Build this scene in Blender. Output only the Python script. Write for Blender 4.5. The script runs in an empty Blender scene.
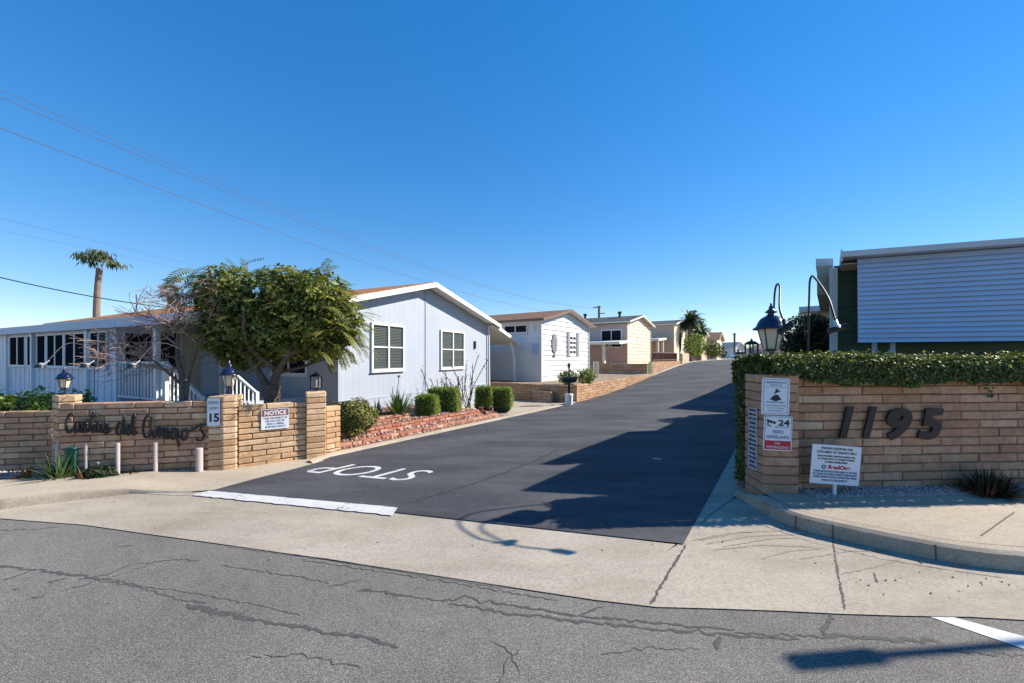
import bpy, bmesh, math, random
import numpy as np
from mathutils import Vector, Matrix
random.seed(7); RNG = np.random.default_rng(11)
SC = bpy.context.scene; COL = SC.collection
EYE = 1.65; F = 400.0; CX = 512.0; HY = 357.0
U = Vector((.564, .826, 0)).normalized()       # uphill direction of the entry road
V = Vector((U.y, -U.x, 0))                     # to the right across it
L0 = Vector((-2.97, 6.53, 0))                  # its left kerb at the gate pillar
Z3 = Vector((0, 0, 1))

# ------------------------------------------------------------------ materials
def mat(name):
    m = bpy.data.materials.new(name); m.use_nodes = True
    nt = m.node_tree; b = nt.nodes['Principled BSDF']
    return m, nt, b
def nd(nt, t, **k):
    n = nt.nodes.new(t)
    for a, v in k.items(): setattr(n, a, v)
    return n
def rgb(c): return (c[0], c[1], c[2], 1)
def ramp(nt, stops):
    r = nd(nt, 'ShaderNodeValToRGB'); e = r.color_ramp.elements
    while len(e) < len(stops): e.new(.5)
    for i, (p, c) in enumerate(stops): e[i].position = p; e[i].color = rgb(c) if not isinstance(c, (int, float)) else (c, c, c, 1)
    return r
def noise(nt, scale, detail=4, rough=.55, vec=None):
    n = nd(nt, 'ShaderNodeTexNoise'); n.inputs['Scale'].default_value = scale
    n.inputs['Detail'].default_value = detail; n.inputs['Roughness'].default_value = rough
    if vec is not None: nt.links.new(vec, n.inputs['Vector'])
    return n
def mixc(nt, a, b, fac, mode='MIX'):
    m = nd(nt, 'ShaderNodeMix', data_type='RGBA', blend_type=mode)
    for sock, v in ((0, fac), (6, a), (7, b)):
        if hasattr(v, 'links'): nt.links.new(v, m.inputs[sock])
        elif isinstance(v, (int, float)): m.inputs[sock].default_value = v
        else: m.inputs[sock].default_value = rgb(v)
    return m.outputs[2]
def bump(nt, b, h, strength, dist=.01):
    n = nd(nt, 'ShaderNodeBump'); n.inputs['Strength'].default_value = strength; n.inputs['Distance'].default_value = dist
    nt.links.new(h, n.inputs['Height']); nt.links.new(n.outputs[0], b.inputs['Normal'])
def geo(nt): return nd(nt, 'ShaderNodeNewGeometry').outputs['Position']
def objc(nt): return nd(nt, 'ShaderNodeTexCoord').outputs['Object']
def simple(name, c, rough=.6, metal=0, var=.12, scale=6, bmp=.0, spec=.4):
    m, nt, b = mat(name); p = objc(nt)
    n = noise(nt, scale, 6, .6, p)
    r = ramp(nt, [(.25, [x*(1-var) for x in c]), (.75, [min(1, x*(1+var)) for x in c])])
    nt.links.new(n.outputs[0], r.inputs[0]); nt.links.new(r.outputs[0], b.inputs['Base Color'])
    b.inputs['Roughness'].default_value = rough; b.inputs['Metallic'].default_value = metal
    b.inputs['Specular IOR Level'].default_value = spec
    if bmp: 
        n2 = noise(nt, scale*12, 3, .6, p); bump(nt, b, n2.outputs[0], bmp, .01)
    return m
def asphalt(name, lo, hi, speck=.5, patch=None, rough=.9):
    m, nt, b = mat(name); p = geo(nt)
    big = noise(nt, .55, 5, .6, p); r1 = ramp(nt, [(.3, lo), (.7, hi)]); nt.links.new(big.outputs[0], r1.inputs[0])
    fine = noise(nt, 160, 2, .7, p); r2 = ramp(nt, [(.34, (1-speck,)*3), (.5, (1, 1, 1)), (.68, (1+speck*1.5,)*3)]); nt.links.new(fine.outputs[0], r2.inputs[0])
    c = mixc(nt, r1.outputs[0], r2.outputs[0], 1.0, 'MULTIPLY')
    gr = noise(nt, 48, 3, .75, p); rg = ramp(nt, [(.36, (1-speck*.36,)*3), (.5, (1, 1, 1)), (.66, (1+speck*.5,)*3)]); nt.links.new(gr.outputs[0], rg.inputs[0]); c = mixc(nt, c, rg.outputs[0], 1.0, 'MULTIPLY')
    oil = noise(nt, 1.9, 7, .72, p); ro_ = ramp(nt, [(.30, .55), (.40, 0.0)]); nt.links.new(oil.outputs[0], ro_.inputs[0]); c = mixc(nt, c, [x*.6 for x in lo], ro_.outputs[0])
    med = noise(nt, 9, 6, .7, p); r3 = ramp(nt, [(.3, (.82,)*3), (.65, (1.1,)*3)]); nt.links.new(med.outputs[0], r3.inputs[0])
    c = mixc(nt, c, r3.outputs[0], .8, 'MULTIPLY')
    if patch:
        mp = nd(nt, 'ShaderNodeMapping'); nt.links.new(p, mp.inputs[0]); mp.inputs['Rotation'].default_value = (0, 0, math.radians(-16)); mp.inputs['Scale'].default_value = (.5, 1.5, 1)
        st = noise(nt, 1.1, 5, .6, mp.outputs[0]); rs = ramp(nt, [(.42, 0.0), (.62, 1.0)]); nt.links.new(st.outputs[0], rs.inputs[0])
        k = nd(nt, 'ShaderNodeMath', operation='MULTIPLY'); k.inputs[1].default_value = .62; nt.links.new(rs.outputs[0], k.inputs[0])
        c = mixc(nt, c, patch, k.outputs[0])
    nt.links.new(c, b.inputs['Base Color']); b.inputs['Roughness'].default_value = rough
    b.inputs['Specular IOR Level'].default_value = .25
    bump(nt, b, fine.outputs[0], .55, .006)
    return m
def concrete(name, c, stain=(.25, .2, .15), amount=.55, specks=True):
    m, nt, b = mat(name); p = geo(nt)
    big = noise(nt, .9, 6, .62, p); r1 = ramp(nt, [(.3, [x*.86 for x in c]), (.7, [x*1.1 for x in c])]); nt.links.new(big.outputs[0], r1.inputs[0])
    fine = noise(nt, 130, 2, .7, p); r2 = ramp(nt, [(.35, (.72,)*3), (.55, (1,)*3), (.7, (1.15,)*3)]); nt.links.new(fine.outputs[0], r2.inputs[0])
    col = mixc(nt, r1.outputs[0], r2.outputs[0], 1, 'MULTIPLY')
    mp = nd(nt, 'ShaderNodeMapping'); nt.links.new(p, mp.inputs[0]); mp.inputs['Rotation'].default_value = (0, 0, math.radians(14)); mp.inputs['Scale'].default_value = (.45, 1.7, 1)
    st = noise(nt, 1.7, 8, .68, mp.outputs[0]); rs = ramp(nt, [(.42, 0.0), (.66, amount)]); nt.links.new(st.outputs[0], rs.inputs[0])
    col = mixc(nt, col, stain, rs.outputs[0])
    b3 = noise(nt, .38, 5, .6, p); r8 = ramp(nt, [(.40, 0.0), (.62, .42)]); nt.links.new(b3.outputs[0], r8.inputs[0]); col = mixc(nt, col, [min(.8, x*1.3) for x in c], r8.outputs[0])
    b4 = noise(nt, 5, 9, .75, p); r9 = ramp(nt, [(.56, 0.0), (.74, .5)]); nt.links.new(b4.outputs[0], r9.inputs[0]); col = mixc(nt, col, [x*.62 for x in c], r9.outputs[0])
    if specks:
        vo = nd(nt, 'ShaderNodeTexVoronoi'); vo.inputs['Scale'].default_value = 5.5; nt.links.new(p, vo.inputs['Vector'])
        g2 = noise(nt, 42, 3, .75, p); rg2 = ramp(nt, [(.36, (.83,)*3), (.5, (1,)*3), (.66, (1.1,)*3)]); nt.links.new(g2.outputs[0], rg2.inputs[0]); col = mixc(nt, col, rg2.outputs[0], 1, 'MULTIPLY'); rv = ramp(nt, [(.03, .7), (.06, 0.0)]); nt.links.new(vo.outputs['Distance'], rv.inputs[0])
        col = mixc(nt, col, (.09, .07, .05), rv.outputs[0])
    nt.links.new(col, b.inputs['Base Color']); b.inputs['Roughness'].default_value = .9; b.inputs['Specular IOR Level'].default_value = .2
    bump(nt, b, fine.outputs[0], .3, .004)
    return m
def brickmat(name, a, b_, c_, rough=.92):
    m, nt, b = mat(name); p = objc(nt)
    at = nd(nt, 'ShaderNodeAttribute', attribute_name='var')
    r = ramp(nt, [(0, a), (.5, b_), (.92, c_), (1, (.60, .45, .29))]); nt.links.new(at.outputs['Fac'], r.inputs[0])
    n = noise(nt, 14, 7, .7, p); r2 = ramp(nt, [(.3, (.72,)*3), (.7, (1.18,)*3)]); nt.links.new(n.outputs[0], r2.inputs[0])
    col = mixc(nt, r.outputs[0], r2.outputs[0], 1, 'MULTIPLY')
    n4 = noise(nt, 2.2, 5, .6, p); r4 = ramp(nt, [(.35, (.84, .82, .82)), (.7, (1.08, 1.05, 1.0))]); nt.links.new(n4.outputs[0], r4.inputs[0])
    col = mixc(nt, col, r4.outputs[0], 1, 'MULTIPLY')
    n5 = noise(nt, 4.5, 8, .7, p); r5 = ramp(nt, [(.55, 0.0), (.78, .5)]); nt.links.new(n5.outputs[0], r5.inputs[0]); col = mixc(nt, col, [min(.75, x*1.25+.05) for x in c_], r5.outputs[0])
    n6 = noise(nt, 3.1, 8, .75, objc(nt)); r6 = ramp(nt, [(.28, .55), (.42, 0.0)]); nt.links.new(n6.outputs[0], r6.inputs[0]); col = mixc(nt, col, [x*.5 for x in a], r6.outputs[0])
    nt.links.new(col, b.inputs['Base Color']); b.inputs['Roughness'].default_value = rough; b.inputs['Specular IOR Level'].default_value = .15
    n3 = noise(nt, 45, 5, .7, p); bump(nt, b, n3.outputs[0], .7, .012)
    return m
def leafmat(name, d, m_, l, trans=.35):
    m, nt, b = mat(name)
    at = nd(nt, 'ShaderNodeAttribute', attribute_name='var')
    r = ramp(nt, [(0, d), (.55, m_), (1, l)]); nt.links.new(at.outputs['Fac'], r.inputs[0])
    nt.links.new(r.outputs[0], b.inputs['Base Color']); b.inputs['Roughness'].default_value = .5; b.inputs['Specular IOR Level'].default_value = .35
    t = nd(nt, 'ShaderNodeBsdfTranslucent')
    tc = mixc(nt, r.outputs[0], (1.0, 1.0, .4), 1, 'MULTIPLY'); nt.links.new(tc, t.inputs[0])
    mx = nd(nt, 'ShaderNodeMixShader'); mx.inputs[0].default_value = trans
    nt.links.new(b.outputs[0], mx.inputs[1]); nt.links.new(t.outputs[0], mx.inputs[2])
    nt.links.new(mx.outputs[0], nt.nodes['Material Output'].inputs[0])
    return m
def shingle(name, c1, c2, c3):
    m, nt, b = mat(name)
    uv = nd(nt, 'ShaderNodeUVMap').outputs[0]
    br = nd(nt, 'ShaderNodeTexBrick'); br.offset = .5; nt.links.new(uv, br.inputs['Vector'])
    br.inputs['Scale'].default_value = 1; br.inputs['Brick Width'].default_value = .3; br.inputs['Row Height'].default_value = .14
    br.inputs['Mortar Size'].default_value = .008; br.inputs['Color1'].default_value = rgb(c1); br.inputs['Color2'].default_value = rgb(c2); br.inputs['Mortar'].default_value = rgb([x*.4 for x in c1])
    n = noise(nt, 3, 6, .7, geo(nt)); r = ramp(nt, [(.35, 0.0), (.75, .7)]); nt.links.new(n.outputs[0], r.inputs[0])
    c = mixc(nt, br.outputs[0], c3, r.outputs[0]); nt.links.new(c, b.inputs['Base Color']); b.inputs['Roughness'].default_value = .95
    b.inputs['Specular IOR Level'].default_value = .15
    bump(nt, b, br.outputs['Fac'], -.6, .02)
    return m
def groove(name, c, pitch=.2, depth=.35, rough=.55):
    m, nt, b = mat(name)
    uv = nd(nt, 'ShaderNodeUVMap').outputs[0]; sp = nd(nt, 'ShaderNodeSeparateXYZ'); nt.links.new(uv, sp.inputs[0])
    d = nd(nt, 'ShaderNodeMath', operation='DIVIDE'); d.inputs[1].default_value = pitch; nt.links.new(sp.outputs[0], d.inputs[0])
    f = nd(nt, 'ShaderNodeMath', operation='FRACT'); nt.links.new(d.outputs[0], f.inputs[0])
    r = ramp(nt, [(.0, 0.0), (.03, 0.0), (.06, 1.0), (.97, 1.0)]); nt.links.new(f.outputs[0], r.inputs[0])
    n = noise(nt, 1.3, 6, .6, geo(nt)); r2 = ramp(nt, [(.3, [x*.93 for x in c]), (.7, [min(1, x*1.04) for x in c])]); nt.links.new(n.outputs[0], r2.inputs[0])
    nt.links.new(r2.outputs[0], b.inputs['Base Color']); b.inputs['Roughness'].default_value = rough
    bump(nt, b, r.outputs[0], depth, .012)
    return m
def screen(name, c=(.014, .017, .022)):
    m, nt, b = mat(name); b.inputs['Base Color'].default_value = rgb(c); b.inputs['Roughness'].default_value = .6; b.inputs['Specular IOR Level'].default_value = 0; b.inputs['IOR'].default_value = 1.001
    return m
def glass(name, tint=(.02, .03, .035), trans=.35):
    m, nt, b = mat(name)
    b.inputs['Base Color'].default_value = rgb(tint); b.inputs['Roughness'].default_value = .05; b.inputs['Specular IOR Level'].default_value = .1
    t = nd(nt, 'ShaderNodeBsdfTransparent'); mx = nd(nt, 'ShaderNodeMixShader'); mx.inputs[0].default_value = trans
    nt.links.new(b.outputs[0], mx.inputs[1]); nt.links.new(t.outputs[0], mx.inputs[2]); nt.links.new(mx.outputs[0], nt.nodes['Material Output'].inputs[0])
    return m

M = {}
M['street'] = asphalt('street_asphalt', (.132, .121, .108), (.19, .176, .16), .68)
M['entry'] = asphalt('entry_asphalt', (.040, .041, .048), (.064, .065, .073), .4, patch=(.105, .105, .11))
M['conc'] = concrete('apron_concrete', (.405, .355, .285), stain=(.235, .19, .14), amount=.6)
M['walkc'] = concrete('sidewalk_concrete', (.44, .375, .29), amount=.45)
M['kerbc'] = concrete('kerb_concrete', (.43, .37, .29), amount=.7)
M['soil'] = simple('soil', (.26, .19, .13), .95, var=.3, scale=3, bmp=.6)
M['tar'] = simple('tar_seal', (.078, .073, .068), .9, var=.3, scale=30)
M['hair'] = simple('hairline_crack', (.085, .08, .075), .9, var=.3, scale=30)
def wornpaint(c, under):
    m, nt, b = mat('worn_white_paint'); p = geo(nt)
    n = noise(nt, 38, 8, .75, p); n2 = noise(nt, 3, 4, .6, p); ad = nd(nt, 'ShaderNodeMath', operation='ADD'); nt.links.new(n.outputs[0], ad.inputs[0]); mu = nd(nt, 'ShaderNodeMath', operation='MULTIPLY'); mu.inputs[1].default_value = .55; nt.links.new(n2.outputs[0], mu.inputs[0]); nt.links.new(mu.outputs[0], ad.inputs[1])
    r = ramp(nt, [(.83, 0.0), (.95, .85)]); nt.links.new(ad.outputs[0], r.inputs[0])
    n3 = noise(nt, 9, 5, .6, p); r3 = ramp(nt, [(.3, [x*.85 for x in c]), (.7, c)]); nt.links.new(n3.outputs[0], r3.inputs[0])
    nt.links.new(mixc(nt, r3.outputs[0], under, r.outputs[0]), b.inputs['Base Color']); b.inputs['Roughness'].default_value = .75; return m
M['roadpaint'] = wornpaint((.62, .61, .59), (.09, .09, .095))
M['brick_tan'] = brickmat('tan_slump_block', (.47, .285, .155), (.61, .405, .24), (.71, .52, .345))
M['brick_r'] = brickmat('rose_slump_block', (.40, .215, .135), (.52, .305, .19), (.615, .395, .265))
M['brick_left'] = brickmat('shade_pink_tan_block', (.44, .26, .155), (.57, .36, .235), (.67, .465, .33))  # tan block again, with the pink of its shade mixed into the colour
M['mortar'] = simple('mortar', (.20, .125, .08), .95, var=.2, scale=20, bmp=.4)
M['brick_red'] = brickmat('red_brick', (.36, .14, .085), (.48, .22, .15), (.62, .42, .33))
M['brick_far'] = brickmat('far_block', (.42, .25, .14), (.5, .32, .2), (.58, .4, .27))
M['lava'] = simple('lava_rock', (.40, .19, .14), .95, var=.5, scale=9, bmp=.5)
M['greysheet'] = simple('grey_sign_sheet', (.42, .43, .47), .6, var=.15, scale=8)  # greyer version of the white sign sheet
M['palerock'] = simple('pale_rock', (.55, .40, .33), .95, var=.35, scale=9, bmp=.5)
M['pebble'] = simple('white_pebble', (.42, .35, .33), .85, var=.3, scale=9)
M['h1'] = groove('pale_blue_panel', (.37, .415, .485), .203, .35)
M['h1skirt'] = simple('pale_blue_skirting', (.35, .395, .465), .6, var=.07, scale=2)
M['sun'] = groove('lavender_panel', (.62, .66, .76), .16, .3)
M['blue_base'] = simple('blue_porch_base', (.16, .25, .52), .6, var=.08)
M['white'] = simple('white_trim', (.74, .74, .73), .5, var=.03, scale=2)
M['offwhite'] = simple('offwhite_trim', (.70, .66, .56), .55, var=.06, scale=3)
M['tanside'] = simple('tan_soffit', (.5, .42, .29), .6, var=.08, scale=3)
M['greyblue'] = simple('shade_grey_blue', (.42, .49, .63), .5, var=.05, scale=2)  # white fascia's blue-grey shade put into the colour; floor and stair share it
M['lapwhite'] = simple('white_lap_siding', (.66, .665, .67), .5, var=.04, scale=2)
M['lappink'] = simple('pink_lap_siding', (.56, .39, .36), .55, var=.05, scale=2)
M['lapcream'] = simple('cream_lap_siding', (.72, .60, .44), .55, var=.05, scale=2)
M['laptan'] = simple('tan_stucco', (.6, .46, .33), .7, var=.08, scale=2)
M['lapgreen'] = simple('green_lap_siding', (.065, .115, .065), .6, var=.1, scale=2)
M['roof1'] = shingle('orange_brown_shingle', (.40, .18, .075), (.50, .245, .115), (.30, .14, .07))
M['roof2'] = shingle('brown_shingle', (.22, .13, .08), (.30, .18, .115), (.16, .1, .07))
M['roofdark'] = simple('dark_roof_edge', (.06, .055, .055), .8)
M['glass'] = glass('window_glass', trans=.6); M['glassd'] = glass('dark_window_glass', (.012, .016, .022), .15)
M['screen'] = screen('porch_screen')
M['dark'] = simple('dark_interior', (.012, .013, .016), .9)
M['slat'] = simple('blind_slat', (.36, .42, .40), .6, var=.1)
M['curtain'] = simple('curtain', (.18, .13, .13), .9, var=.5, scale=9)
M['bamboo'] = groove('bamboo_shade', (.52, .43, .33), .05, .8, .8)
M['navy'] = simple('navy_enamel', (.012, .02, .055), .22, var=.2, scale=5, spec=.6)
M['black'] = simple('black_metal', (.012, .012, .014), .4, var=.2, scale=8)
M['frost'] = simple('frosted_lamp_glass', (.62, .55, .42), .35, var=.08, scale=5)
M['fixture'] = simple('grey_fixture', (.55, .56, .58), .4, metal=.4)
M['awn'] = simple('blue_awning_slat', (.42, .51, .66), .42, var=.06, scale=1.5)
M['silver'] = simple('silver_fascia', (.50, .52, .56), .45, var=.05, scale=2)
M['pvc'] = simple('pinkish_pipe', (.44, .37, .36), .6, var=.1, scale=12)  # pinkish white pipe, darkened to stand for the shade on the posts
M['greenbox'] = simple('dark_green_cabinet', (.012, .085, .055), .5, var=.12, scale=8)
M['sheet'] = simple('white_sign_sheet', (.70, .73, .78), .4, var=.03, scale=4)
M['ink'] = simple('black_sign_ink', (.02, .02, .028), .5)
M['blueink'] = simple('slate_sign_ink', (.10, .16, .26), .5)
M['redink'] = simple('red_sign_ink', (.45, .022, .03), .5)
M['maroon'] = simple('faded_maroon_ink', (.24, .085, .08), .6)
M['digit'] = simple('dark_plum_numeral', (.014, .009, .014), .45, var=.3)
M['iron'] = simple('wrought_iron', (.018, .017, .02), .5, var=.3)
M['bark'] = simple('grey_bark', (.17, .13, .10), .95, var=.4, scale=16, bmp=.8)
M['barkpink'] = simple('pinkish_bark', (.42, .27, .22), .9, var=.35, scale=16, bmp=.5)
M['palmbark'] = simple('palm_bark', (.21, .155, .12), .95, var=.4, scale=10, bmp=.8)
M['wood'] = simple('weathered_pole', (.15, .11, .09), .95, var=.3)
M['wire'] = simple('wire', (.10, .10, .12), .6); M['cable'] = simple('black_cable', (.01, .012, .016), .6)
M['leaf_tree'] = leafmat('tree_leaf', (.05, .065, .015), (.20, .225, .05), (.56, .54, .15), .42)
M['leaf_frond'] = leafmat('frond_leaf', (.08, .11, .025), (.19, .21, .05), (.40, .38, .09), .42)
M['leaf_ivy'] = leafmat('ivy_leaf', (.03, .05, .012), (.10, .135, .028), (.36, .36, .08), .32)
M['leaf_hedge'] = leafmat('hedge_leaf', (.08, .12, .02), (.20, .28, .045), (.42, .50, .10), .38)
M['leaf_bush'] = leafmat('bush_leaf', (.07, .08, .02), (.17, .19, .045), (.38, .34, .10), .3)
M['leaf_dark'] = leafmat('dark_leaf', (.012, .025, .012), (.03, .05, .02), (.075, .1, .035), .25)
M['leaf_lime'] = leafmat('lime_leaf', (.06, .085, .015), (.13, .16, .03), (.25, .24, .05), .35)
M['leaf_agave'] = leafmat('strap_leaf', (.03, .07, .025), (.07, .13, .04), (.22, .28, .11), .2)
M['leaf_blue'] = leafmat('blue_agave_leaf', (.05, .075, .085), (.11, .15, .16), (.2, .25, .24), .1)
M['leaf_dry'] = leafmat('dry_leaf', (.16, .07, .035), (.32, .16, .07), (.5, .3, .14), .2)
M['leaf_palm'] = leafmat('palm_leaf', (.03, .05, .022), (.07, .1, .035), (.18, .2, .07), .25)
M['twig'] = simple('dark_twig', (.13, .10, .085), .9, var=.3)
M['carwhite'] = simple('white_car_paint', (.75, .76, .78), .25, var=.02)
M['rubber'] = simple('rubber', (.015, .015, .016), .9)
M['teal'] = simple('teal_panel', (.08, .30, .38), .5, var=.1)

# ------------------------------------------------------------------ builders
ROOT = {}                                       # object name -> location its children's coordinates are taken from
class MB:
    def __init__(s, xf=None):
        s.v = []; s.f = []; s.uv = []; s.mi = []; s.var = []; s.cv = .5; s.m = 0; s.xf = xf
    def _add(s, pts):
        i = len(s.v)
        for p in pts: s.v.append((p[0], p[1], p[2])); s.var.append(s.cv)
        return i
    def _face(s, idx):
        s.f.append(tuple(idx)); s.mi.append(s.m)
        p = [Vector(s.v[i]) for i in idx]; n = (p[1]-p[0]).cross(p[2]-p[0])
        if len(p) > 3 and n.length < 1e-9: n = (p[2]-p[0]).cross(p[3]-p[0])
        a = [abs(c) for c in n]
        if a[2] > .75*max(a[0]+1e-12, a[1]+1e-12) and a[2] > max(a[0], a[1])*.9: s.uv.append([(q.x, q.y) for q in p])
        elif a[0] > a[1]: s.uv.append([(q.y, q.z) for q in p])
        else: s.uv.append([(q.x, q.z) for q in p])
    def face(s, pts, uv=None):
        i = s._add(pts); s._face(range(i, i+len(pts)))
        if uv: s.uv[-1] = uv
    def box(s, x0, x1, y0, y1, z0, z1):
        i = s._add([(x0, y0, z0), (x1, y0, z0), (x1, y1, z0), (x0, y1, z0), (x0, y0, z1), (x1, y0, z1), (x1, y1, z1), (x0, y1, z1)])
        for q in ((3, 2, 1, 0), (4, 5, 6, 7), (0, 1, 5, 4), (1, 2, 6, 5), (2, 3, 7, 6), (3, 0, 4, 7)): s._face([i+k for k in q])
    def hexa(s, b, t):                                    # two quads, bottom and top
        i = s._add(list(b)+list(t))
        for q in ((3, 2, 1, 0), (4, 5, 6, 7), (0, 1, 5, 4), (1, 2, 6, 5), (2, 3, 7, 6), (3, 0, 4, 7)): s._face([i+k for k in q])
    def bar(s, a, b, w, h=None):                          # square bar between two points
        a = Vector(a); b = Vector(b); d = (b-a).normalized(); h = h or w
        x = d.cross(Z3); x = x.normalized() if x.length > .05 else Vector((1, 0, 0)); y = d.cross(x).normalized()
        x = x*w/2; y = y*h/2
        s.hexa([a-x-y, a+x-y, a+x+y, a-x+y], [b-x-y, b+x-y, b+x+y, b-x+y])
    def prism(s, poly, f0, f1):                           # poly of 2D points; f0/f1 map a point to 3D
        n = len(poly); i = s._add([f0(p) for p in poly]+[f1(p) for p in poly])
        s._face(range(i, i+n)); s._face([i+n+k for k in reversed(range(n))])
        for k in range(n): s._face([i+k, i+(k+1) % n, i+n+(k+1) % n, i+n+k])
    def tube(s, pts, r, n=8, cap=True):
        pts = [Vector(p) for p in pts]; m = len(pts)
        rr = r if isinstance(r, (list, tuple)) else [r]*m
        ref = Vector((.31, .27, .91)).normalized(); rings = []
        x = None
        for k in range(m):
            d = (pts[min(k+1, m-1)]-pts[max(k-1, 0)])
            d = d.normalized() if d.length > 1e-9 else Vector((0, 0, 1))
            if x is None: x = d.cross(ref).normalized()
            else:
                x = x - d*x.dot(d)
                x = x.normalized() if x.length > 1e-6 else d.cross(ref).normalized()
            y = d.cross(x)
            rings.append(s._add([pts[k]+(x*math.cos(a)+y*math.sin(a))*rr[k] for a in [2*math.pi*j/n for j in range(n)]]))
        for k in range(m-1):
            a, b = rings[k], rings[k+1]
            for j in range(n): s._face([a+j, a+(j+1) % n, b+(j+1) % n, b+j])
        if cap:
            s._face([rings[0]+j for j in reversed(range(n))]); s._face([rings[-1]+j for j in range(n)])
    def lathe(s, prof, c, n=20, ph=0):                    # prof of (radius, z)
        c = Vector(c); rings = []
        for r, z in prof:
            rings.append(s._add([c+Vector((r*math.cos(ph+2*math.pi*j/n), r*math.sin(ph+2*math.pi*j/n), z)) for j in range(n)]))
        for a, b in zip(rings, rings[1:]):
            for j in range(n): s._face([a+j, a+(j+1) % n, b+(j+1) % n, b+j])
        s._face([rings[0]+j for j in reversed(range(n))]); s._face([rings[-1]+j for j in range(n)])
    def ico(s, c, r, sub=1, jit=.25):
        bm = bmesh.new(); bmesh.ops.create_icosphere(bm, subdivisions=sub, radius=1)
        sx, sy, sz = [r*random.uniform(.75, 1.3) for _ in range(3)]; 
        i = s._add([(c[0]+q.co.x*sx*random.uniform(1-jit, 1+jit), c[1]+q.co.y*sy*random.uniform(1-jit, 1+jit), c[2]+q.co.z*sz*.8) for q in bm.verts])
        for f in bm.faces: s._face([i+q.index for q in f.verts])
        bm.free()
    def build(s, name, mats, parent=None, smooth=False, bevel=0, seg=1, norm=True):
        me = bpy.data.meshes.new(name)
        off = Vector(ROOT.get(parent.name, (0, 0, 0))) if parent else Vector((0, 0, 0))
        xf = s.xf
        vs = [Vector(xf(*p)) if xf else Vector(p) for p in s.v]
        loc = Vector((0, 0, 0))
        if parent is None and vs:                         # a lone mesh gets its origin at its base
            xs = [p.x for p in vs]; ys = [p.y for p in vs]; loc = Vector(((min(xs)+max(xs))/2, (min(ys)+max(ys))/2, min(p.z for p in vs)))
            off = loc
        me.from_pydata([tuple(p-off) for p in vs], [], s.f)
        uvl = me.uv_layers.new(name='UVMap'); flat = [c for f in s.uv for p in f for c in p]; uvl.data.foreach_set('uv', flat)
        at = me.attributes.new('var', 'FLOAT', 'POINT'); at.data.foreach_set('value', s.var)
        mats = mats if isinstance(mats, (list, tuple)) else [mats]
        for m in mats: me.materials.append(m)
        me.polygons.foreach_set('material_index', s.mi)
        if smooth: me.polygons.foreach_set('use_smooth', [True]*len(s.f))
        if norm:
            bm = bmesh.new(); bm.from_mesh(me); bmesh.ops.recalc_face_normals(bm, faces=bm.faces); bm.to_mesh(me); bm.free()
        me.update()
        o = bpy.data.objects.new(name, me); COL.objects.link(o); o.location = loc
        if parent: o.parent = parent; ROOT[o.name] = tuple(off)
        else: ROOT[o.name] = tuple(loc)
        if bevel:
            b = o.modifiers.new('bevel', 'BEVEL'); b.width = bevel; b.segments = seg; b.limit_method = 'ANGLE'
        return o
def tag(o, label=None, cat=None, group=None, kind=None):
    if label: o['label'] = label
    if cat: o['category'] = cat
    if group: o['group'] = group
    if kind: o['kind'] = kind
    return o
def thing(name, label, cat, loc, group=None):
    o = bpy.data.objects.new(name, None); COL.objects.link(o); o.location = loc; o.empty_display_size = .2
    ROOT[o.name] = tuple(loc); return tag(o, label, cat, group)
def copy_tree(o, parent=None):
    c = o.copy(); COL.objects.link(c); c.parent = parent
    for ch in list(o.children): copy_tree(ch, c)
    return c
def place(o, loc, label=None, rz=0, sc=1):
    c = copy_tree(o); c.location = loc; c.rotation_euler = (0, 0, rz); c.scale = (sc, sc, sc)
    if label: c['label'] = label
    return c
def frame(P, ux, n):
    P = Vector(P); ux = Vector(ux).normalized(); n = Vector(n).normalized()
    return lambda a, b, c: P+ux*a+n*b+Z3*c
def text(s, size, parent, m, P, ex, ey, name='lettering', align='CENTER', shear=0, ext=.002, off=0, width=None, kids=None, sx=1.0, bold=0):
    cu = bpy.data.curves.new('txt', 'FONT'); cu.body = s; cu.size = size; cu.align_x = align; cu.shear = shear; cu.extrude = ext; cu.offset = bold; cu.resolution_u = 4
    ob = bpy.data.objects.new('txt', cu); COL.objects.link(ob)
    bpy.context.view_layer.update()
    me = bpy.data.meshes.new_from_object(ob.evaluated_get(bpy.context.evaluated_depsgraph_get()))
    bpy.data.objects.remove(ob); bpy.data.curves.remove(cu)
    P = Vector(P); ex = Vector(ex); ey = Vector(ey); ez = ex.cross(ey).normalized()
    o0 = Vector(ROOT.get(parent.name, (0, 0, 0))) if parent else Vector((0, 0, 0))
    k = 1.0
    if width:
        xs = [v.co.x for v in me.vertices]; k = width/max(1e-6, max(xs)-min(xs))
    for v in me.vertices: v.co = P+ex*(v.co.x*k*sx)+ey*v.co.y+ez*(v.co.z+off)-o0
    me.materials.clear(); me.materials.append(m); me.name = name
    o = bpy.data.objects.new(name, me); COL.objects.link(o)
    if parent: o.parent = parent; ROOT[o.name] = tuple(o0)
    return o
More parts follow.
